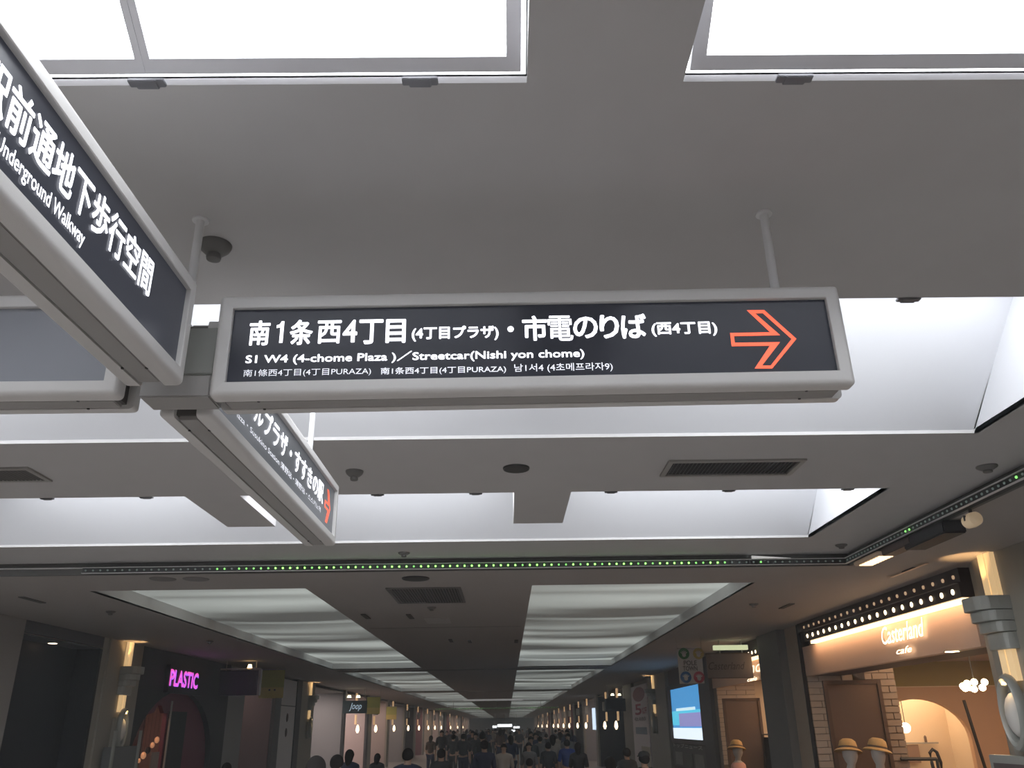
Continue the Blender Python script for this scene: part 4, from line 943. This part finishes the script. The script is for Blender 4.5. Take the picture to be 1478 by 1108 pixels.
# ================================================================ PEOPLE
def skin_mesh(nodes, edges, sub=1):
    me = bpy.data.meshes.new('p'); me.from_pydata([n[0] for n in nodes], edges, []); o = bpy.data.objects.new('p', me); COL.objects.link(o)
    m = o.modifiers.new('s', 'SKIN'); m.use_smooth_shade = True
    for i, n in enumerate(nodes):
        r = n[1]; me.skin_vertices[0].data[i].radius = r if isinstance(r, tuple) else (r, r)
        me.skin_vertices[0].data[i].use_root = (i == 0)
    s = o.modifiers.new('b', 'SUBSURF'); s.levels = sub; s.render_levels = sub
    bpy.context.view_layer.update(); dg = bpy.context.evaluated_depsgraph_get()
    r = bpy.data.meshes.new_from_object(o.evaluated_get(dg)); bpy.data.objects.remove(o)
    for p in r.polygons: p.use_smooth = True
    return r
def body_nodes(st, arm, wide=1.0):
    """walking figure 1.7 m tall facing -y (towards the camera); st: stride, arm: swing"""
    n = []; e = []
    def add(p, r, par=None):
        n.append((p, r)); i = len(n)-1
        if par is not None: e.append((par, i))
        return i
    pel = add((0, 0, .93), (.15*wide, .11)); wa = add((0, 0, 1.10), (.13*wide, .10), pel); ch = add((0, 0, 1.28), (.155*wide, .11), wa)
    sh = add((0, .01, 1.415), (.11*wide, .08), ch); nk = add((0, 0, 1.475), .050, sh); jw = add((0, -.01, 1.53), (.062, .075), nk); hd = add((0, .0, 1.60), (.076, .095), jw); tp = add((0, .0, 1.665), (.055, .07), hd)
    d = dict(torso=[0, 1, 2, 3, 4], arms=[], legs=[])
    for s in (-1, 1):
        a = add((s*.172*wide, 0, 1.385), .052, sh); el = add((s*.225*wide, s*arm*.4+.02, 1.11), .040, a); wr = add((s*.235*wide, s*arm-.04, .88), .027, el); pm = add((s*.235*wide, s*arm-.06, .81), (.018, .034), wr)
        for k in range(4): f1 = add((s*.236*wide, s*arm-.085+k*.019, .755), .0085, pm); add((s*.230*wide, s*arm-.085+k*.019-.008, .715-(.0, .008, .004, -.012)[k]), .007, f1)
        th = add((s*.22*wide, s*arm-.095, .80), .010, pm); add((s*.215*wide, s*arm-.115, .765), .0085, th)
        d['arms'].append((a, el, wr))
        hp = add((s*.09, 0, .88), .088, pel); kn = add((s*.095, -s*st*.45-.02, .50), .058, hp); an = add((s*.095, -s*st+.02, .09), .038, kn); to = add((s*.10, -s*st-.10, .035), .034, an)
        d['legs'].append((hp, kn, an, to))
    return n, e, d
def sub_nodes(n, paths, grow):
    idx = {}; nn = []; ee = []
    for path in paths:
        for j, i in enumerate(path):
            if i not in idx: idx[i] = len(nn); p, r = n[i]; r = r if isinstance(r, tuple) else (r, r); nn.append((p, (r[0]+grow, r[1]+grow)))
            if j: ee.append((idx[path[j-1]], idx[i]))
    return nn, ee
def hair_mesh(long):
    b = MB(); seg = 20; vv = []; ff = []; R = 10
    for j in range(R+1):
        ph = PI*j/R*(.62)
        for i in range(seg):
            a = 2*PI*i/seg; back = max(0, math.sin(a)); front = max(0, -math.sin(a))
            z = math.cos(ph*(1-.30*front+.25*back)); r = math.sin(max(.02, ph*(1-.30*front+.25*back)))
            vv.append((.092*r*math.cos(a), .112*r*math.sin(a)+.004, 1.605+.105*z-(long*.16*back*(j/R)**2 if long else 0)))
    for j in range(R):
        for i in range(seg): ff.append((j*seg+i, (j+1)*seg+i, (j+1)*seg+(i+1) % seg, j*seg+(i+1) % seg))
    ff.append(tuple(range(seg)))
    me = bpy.data.meshes.new('hair'); me.from_pydata(vv, [], ff)
    for p in me.polygons: p.use_smooth = True
    return me
def mk(name, me, m, par):
    if not me.materials: me.materials.append(m)
    o = bpy.data.objects.new(name, me); COL.objects.link(o); o.parent = par
    o.material_slots[0].link = 'OBJECT'; o.material_slots[0].material = m; return o
PROTO = []
for st, arm, wide, long in ((.16, .10, 1.06, 0), (-.12, -.12, .93, 1), (.05, .03, 1.0, 0), (.2, -.14, .95, 1)):
    n, e, d = body_nodes(st, arm, wide)
    body = skin_mesh(n, e)
    n2 = list(n); n2.append(((0, .004, 1.50), (.064, .064)))
    tn, te = sub_nodes(n2, [[0, 1, 2, 3, len(n2)-1]]+[[3, a, el] for a, el, wr in d['arms']], .018); top = skin_mesh(tn, te)
    ln_, le = sub_nodes(n, [[0, lg[0], lg[1], lg[2]] for lg in d['legs']], .016); leg = skin_mesh(ln_, le)
    sn, se = sub_nodes(n, [[lg[2], lg[3]] for lg in d['legs']], .012)
    sh = skin_mesh(sn[:2], [(0, 1)]), skin_mesh(sn[2:], [(0, 1)])
    face = MB()   # nose, ears, eyes
    face.lathe([(.013, -.012), (.004, .018)], 8, (0, -.098, 1.595))
    for s in (-1, 1): face.lathe([(.006, -.02), (.012, 0), (.006, .022)], 8, (s*.079, .0, 1.60))
    fo = face.build('face', M_skin); fm = fo.data; bpy.data.objects.remove(fo)
    ey = MB(); [ey.lathe([(.007, -.002), (.008, .0), (.007, .002)], 8, (s*.03, -.089, 1.617), 'Y') for s in (-1, 1)]; ey.box(-.022, .022, -.092, -.086, 1.552, 1.557)
    eo = ey.build('eyes', M_dark); em = eo.data; bpy.data.objects.remove(eo)
    PROTO.append((body, top, leg, sh, hair_mesh(long), fm, em))
CL = dict(black=(.02, .02, .025), navy=(.03, .04, .09), charcoal=(.05, .055, .06), white=(.55, .54, .54), grey=(.2, .2, .21), blue=(.03, .07, .30), beige=(.38, .32, .26), brown=(.10, .07, .05))
def person(x, y, head_top, k, top, leg, away, label, group=None, cap=False):
    t = thing('person', (x, y, 0), label, 'person', group); t.rotation_euler = (0, 0, (PI if away else 0)+(random.random()-.5)*.5)
    s = head_top/1.72; t.scale = (s, s, s)
    b, tp, lg, sh, hr, fm, em = PROTO[k % 4]
    bd = mk('body', b, M_skin, t); mk('top', tp, mat('cloth_'+top, CL[top], .8), t); mk('trousers', lg, mat('cloth_'+leg, CL[leg], .8), t)
    for q in sh: mk('shoe', q, MATS.get('cloth_black') or mat('cloth_black', CL['black'], .8), t)
    mk('hair', hr, mat('hair_black', (.02, .017, .016), .85, spec=.15), t); mk('face', fm, M_skin, t); mk('eyes', em, M_dark, t)
    if cap:
        MB().lathe([(.10, .0), (.098, .04), (.07, .075), (.01, .09)], 18, (0, 0, 1.64)).box(-.06, .06, -.19, -.07, 1.635, 1.65).build('cap', mat('cloth_charcoal', CL['charcoal'], .8), t, smooth=True)
    return t
def pp(px, py, w_px, k, top, leg, away, label, **kw):
    """head top at pixel, apparent head width in px"""
    dist = .19*FPX/w_px; q = at(px, py, 'Y', dist); return person(q.x, dist, min(q.z, 1.85), k, top, leg, away, label, **kw)
near = [
    (457, 1088, 30, 1, 'charcoal', 'black', True, 'person with dark hair tied up, leftmost head at the bottom edge'),
    (487, 1087, 21, 0, 'black', 'black', True, 'dark-haired person right of the leftmost head'),
    (505, 1080, 15, 1, 'navy', 'black', True, 'slimmer dark figure before the pink lit shop'),
    (545, 1086, 12, 3, 'charcoal', 'charcoal', True, 'dark figure below the green banner on the left'),
    (589, 1078, 18, 0, 'navy', 'black', True, 'broad dark-clothed person left of the crowd'),
    (637, 1079, 14.5, 2, 'charcoal', 'black', True, 'dark-haired person with grey collar in the crowd'),
    (699, 1067, 13, 0, 'navy', 'navy', True, 'tall navy-clothed person in the middle of the crowd'),
    (727, 1072, 11.5, 0, 'white', 'charcoal', False, 'person in white shirt with dark tie in the crowd'),
    (763, 1070, 11, 1, 'grey', 'black', False, 'person in pale grey top with bag strap'),
    (764, 1093, 14, 2, 'black', 'black', True, 'short dark-haired person in front of the pale grey top'),
    (791, 1070, 10.5, 2, 'charcoal', 'black', True, 'dark figure left of the blue jacket'),
    (818, 1066, 10.5, 0, 'blue', 'navy', True, 'person in bright blue jacket on the right side'),
    (834, 1070, 12, 3, 'black', 'black', True, 'dark figure right of the blue jacket'),
    (880, 1090, 19, 1, 'black', 'black', True, 'dark-haired person near the bottom below the navy sign'),
    (904, 1078, 14, 2, 'charcoal', 'black', True, 'dark figure before the dark shop on the right'),
    (929, 1084, 18, 0, 'charcoal', 'black', True, 'person wearing a peaked cap before the white poster'),
    (328, 1099, 17, 1, 'black', 'black', True, 'dark head at the bottom right of the burgundy arch')]
for a in near: pp(*a[:8], cap=('cap' in a[7]))
random.seed(21)
HK = ['short-haired broad', 'long-haired slim', 'short-haired', 'long-haired striding']
cols = ['black', 'navy', 'charcoal', 'black', 'charcoal', 'brown', 'grey', 'black', 'white', 'navy', 'charcoal', 'beige']
pts = [(o.location.x, o.location.y) for o in COL.objects if o.get('category') == 'person']; n = 0
while n < 95:
    y = 23+random.random()**1.25*72; x = -3.6+6.6*random.random()
    if y < 32 and not (-2.6 < x < 2.4): continue
    if any(abs(x-a)+abs(y-b) < .7 for a, b in pts): continue
    pts.append((x, y)); n += 1
    c = cols[n % 12]; aw_ = random.random() < .6
    person(x, y, 1.46+.2*random.random(), n, c, random.choice(['black', 'navy', 'charcoal']), aw_, f'distant {HK[n % 4]} pedestrian in a {c} top {"walking away" if aw_ else "walking towards the camera"} in the crowd', f'{HK[n % 4]} pedestrians in {c} walking {"away" if aw_ else "this way"}')
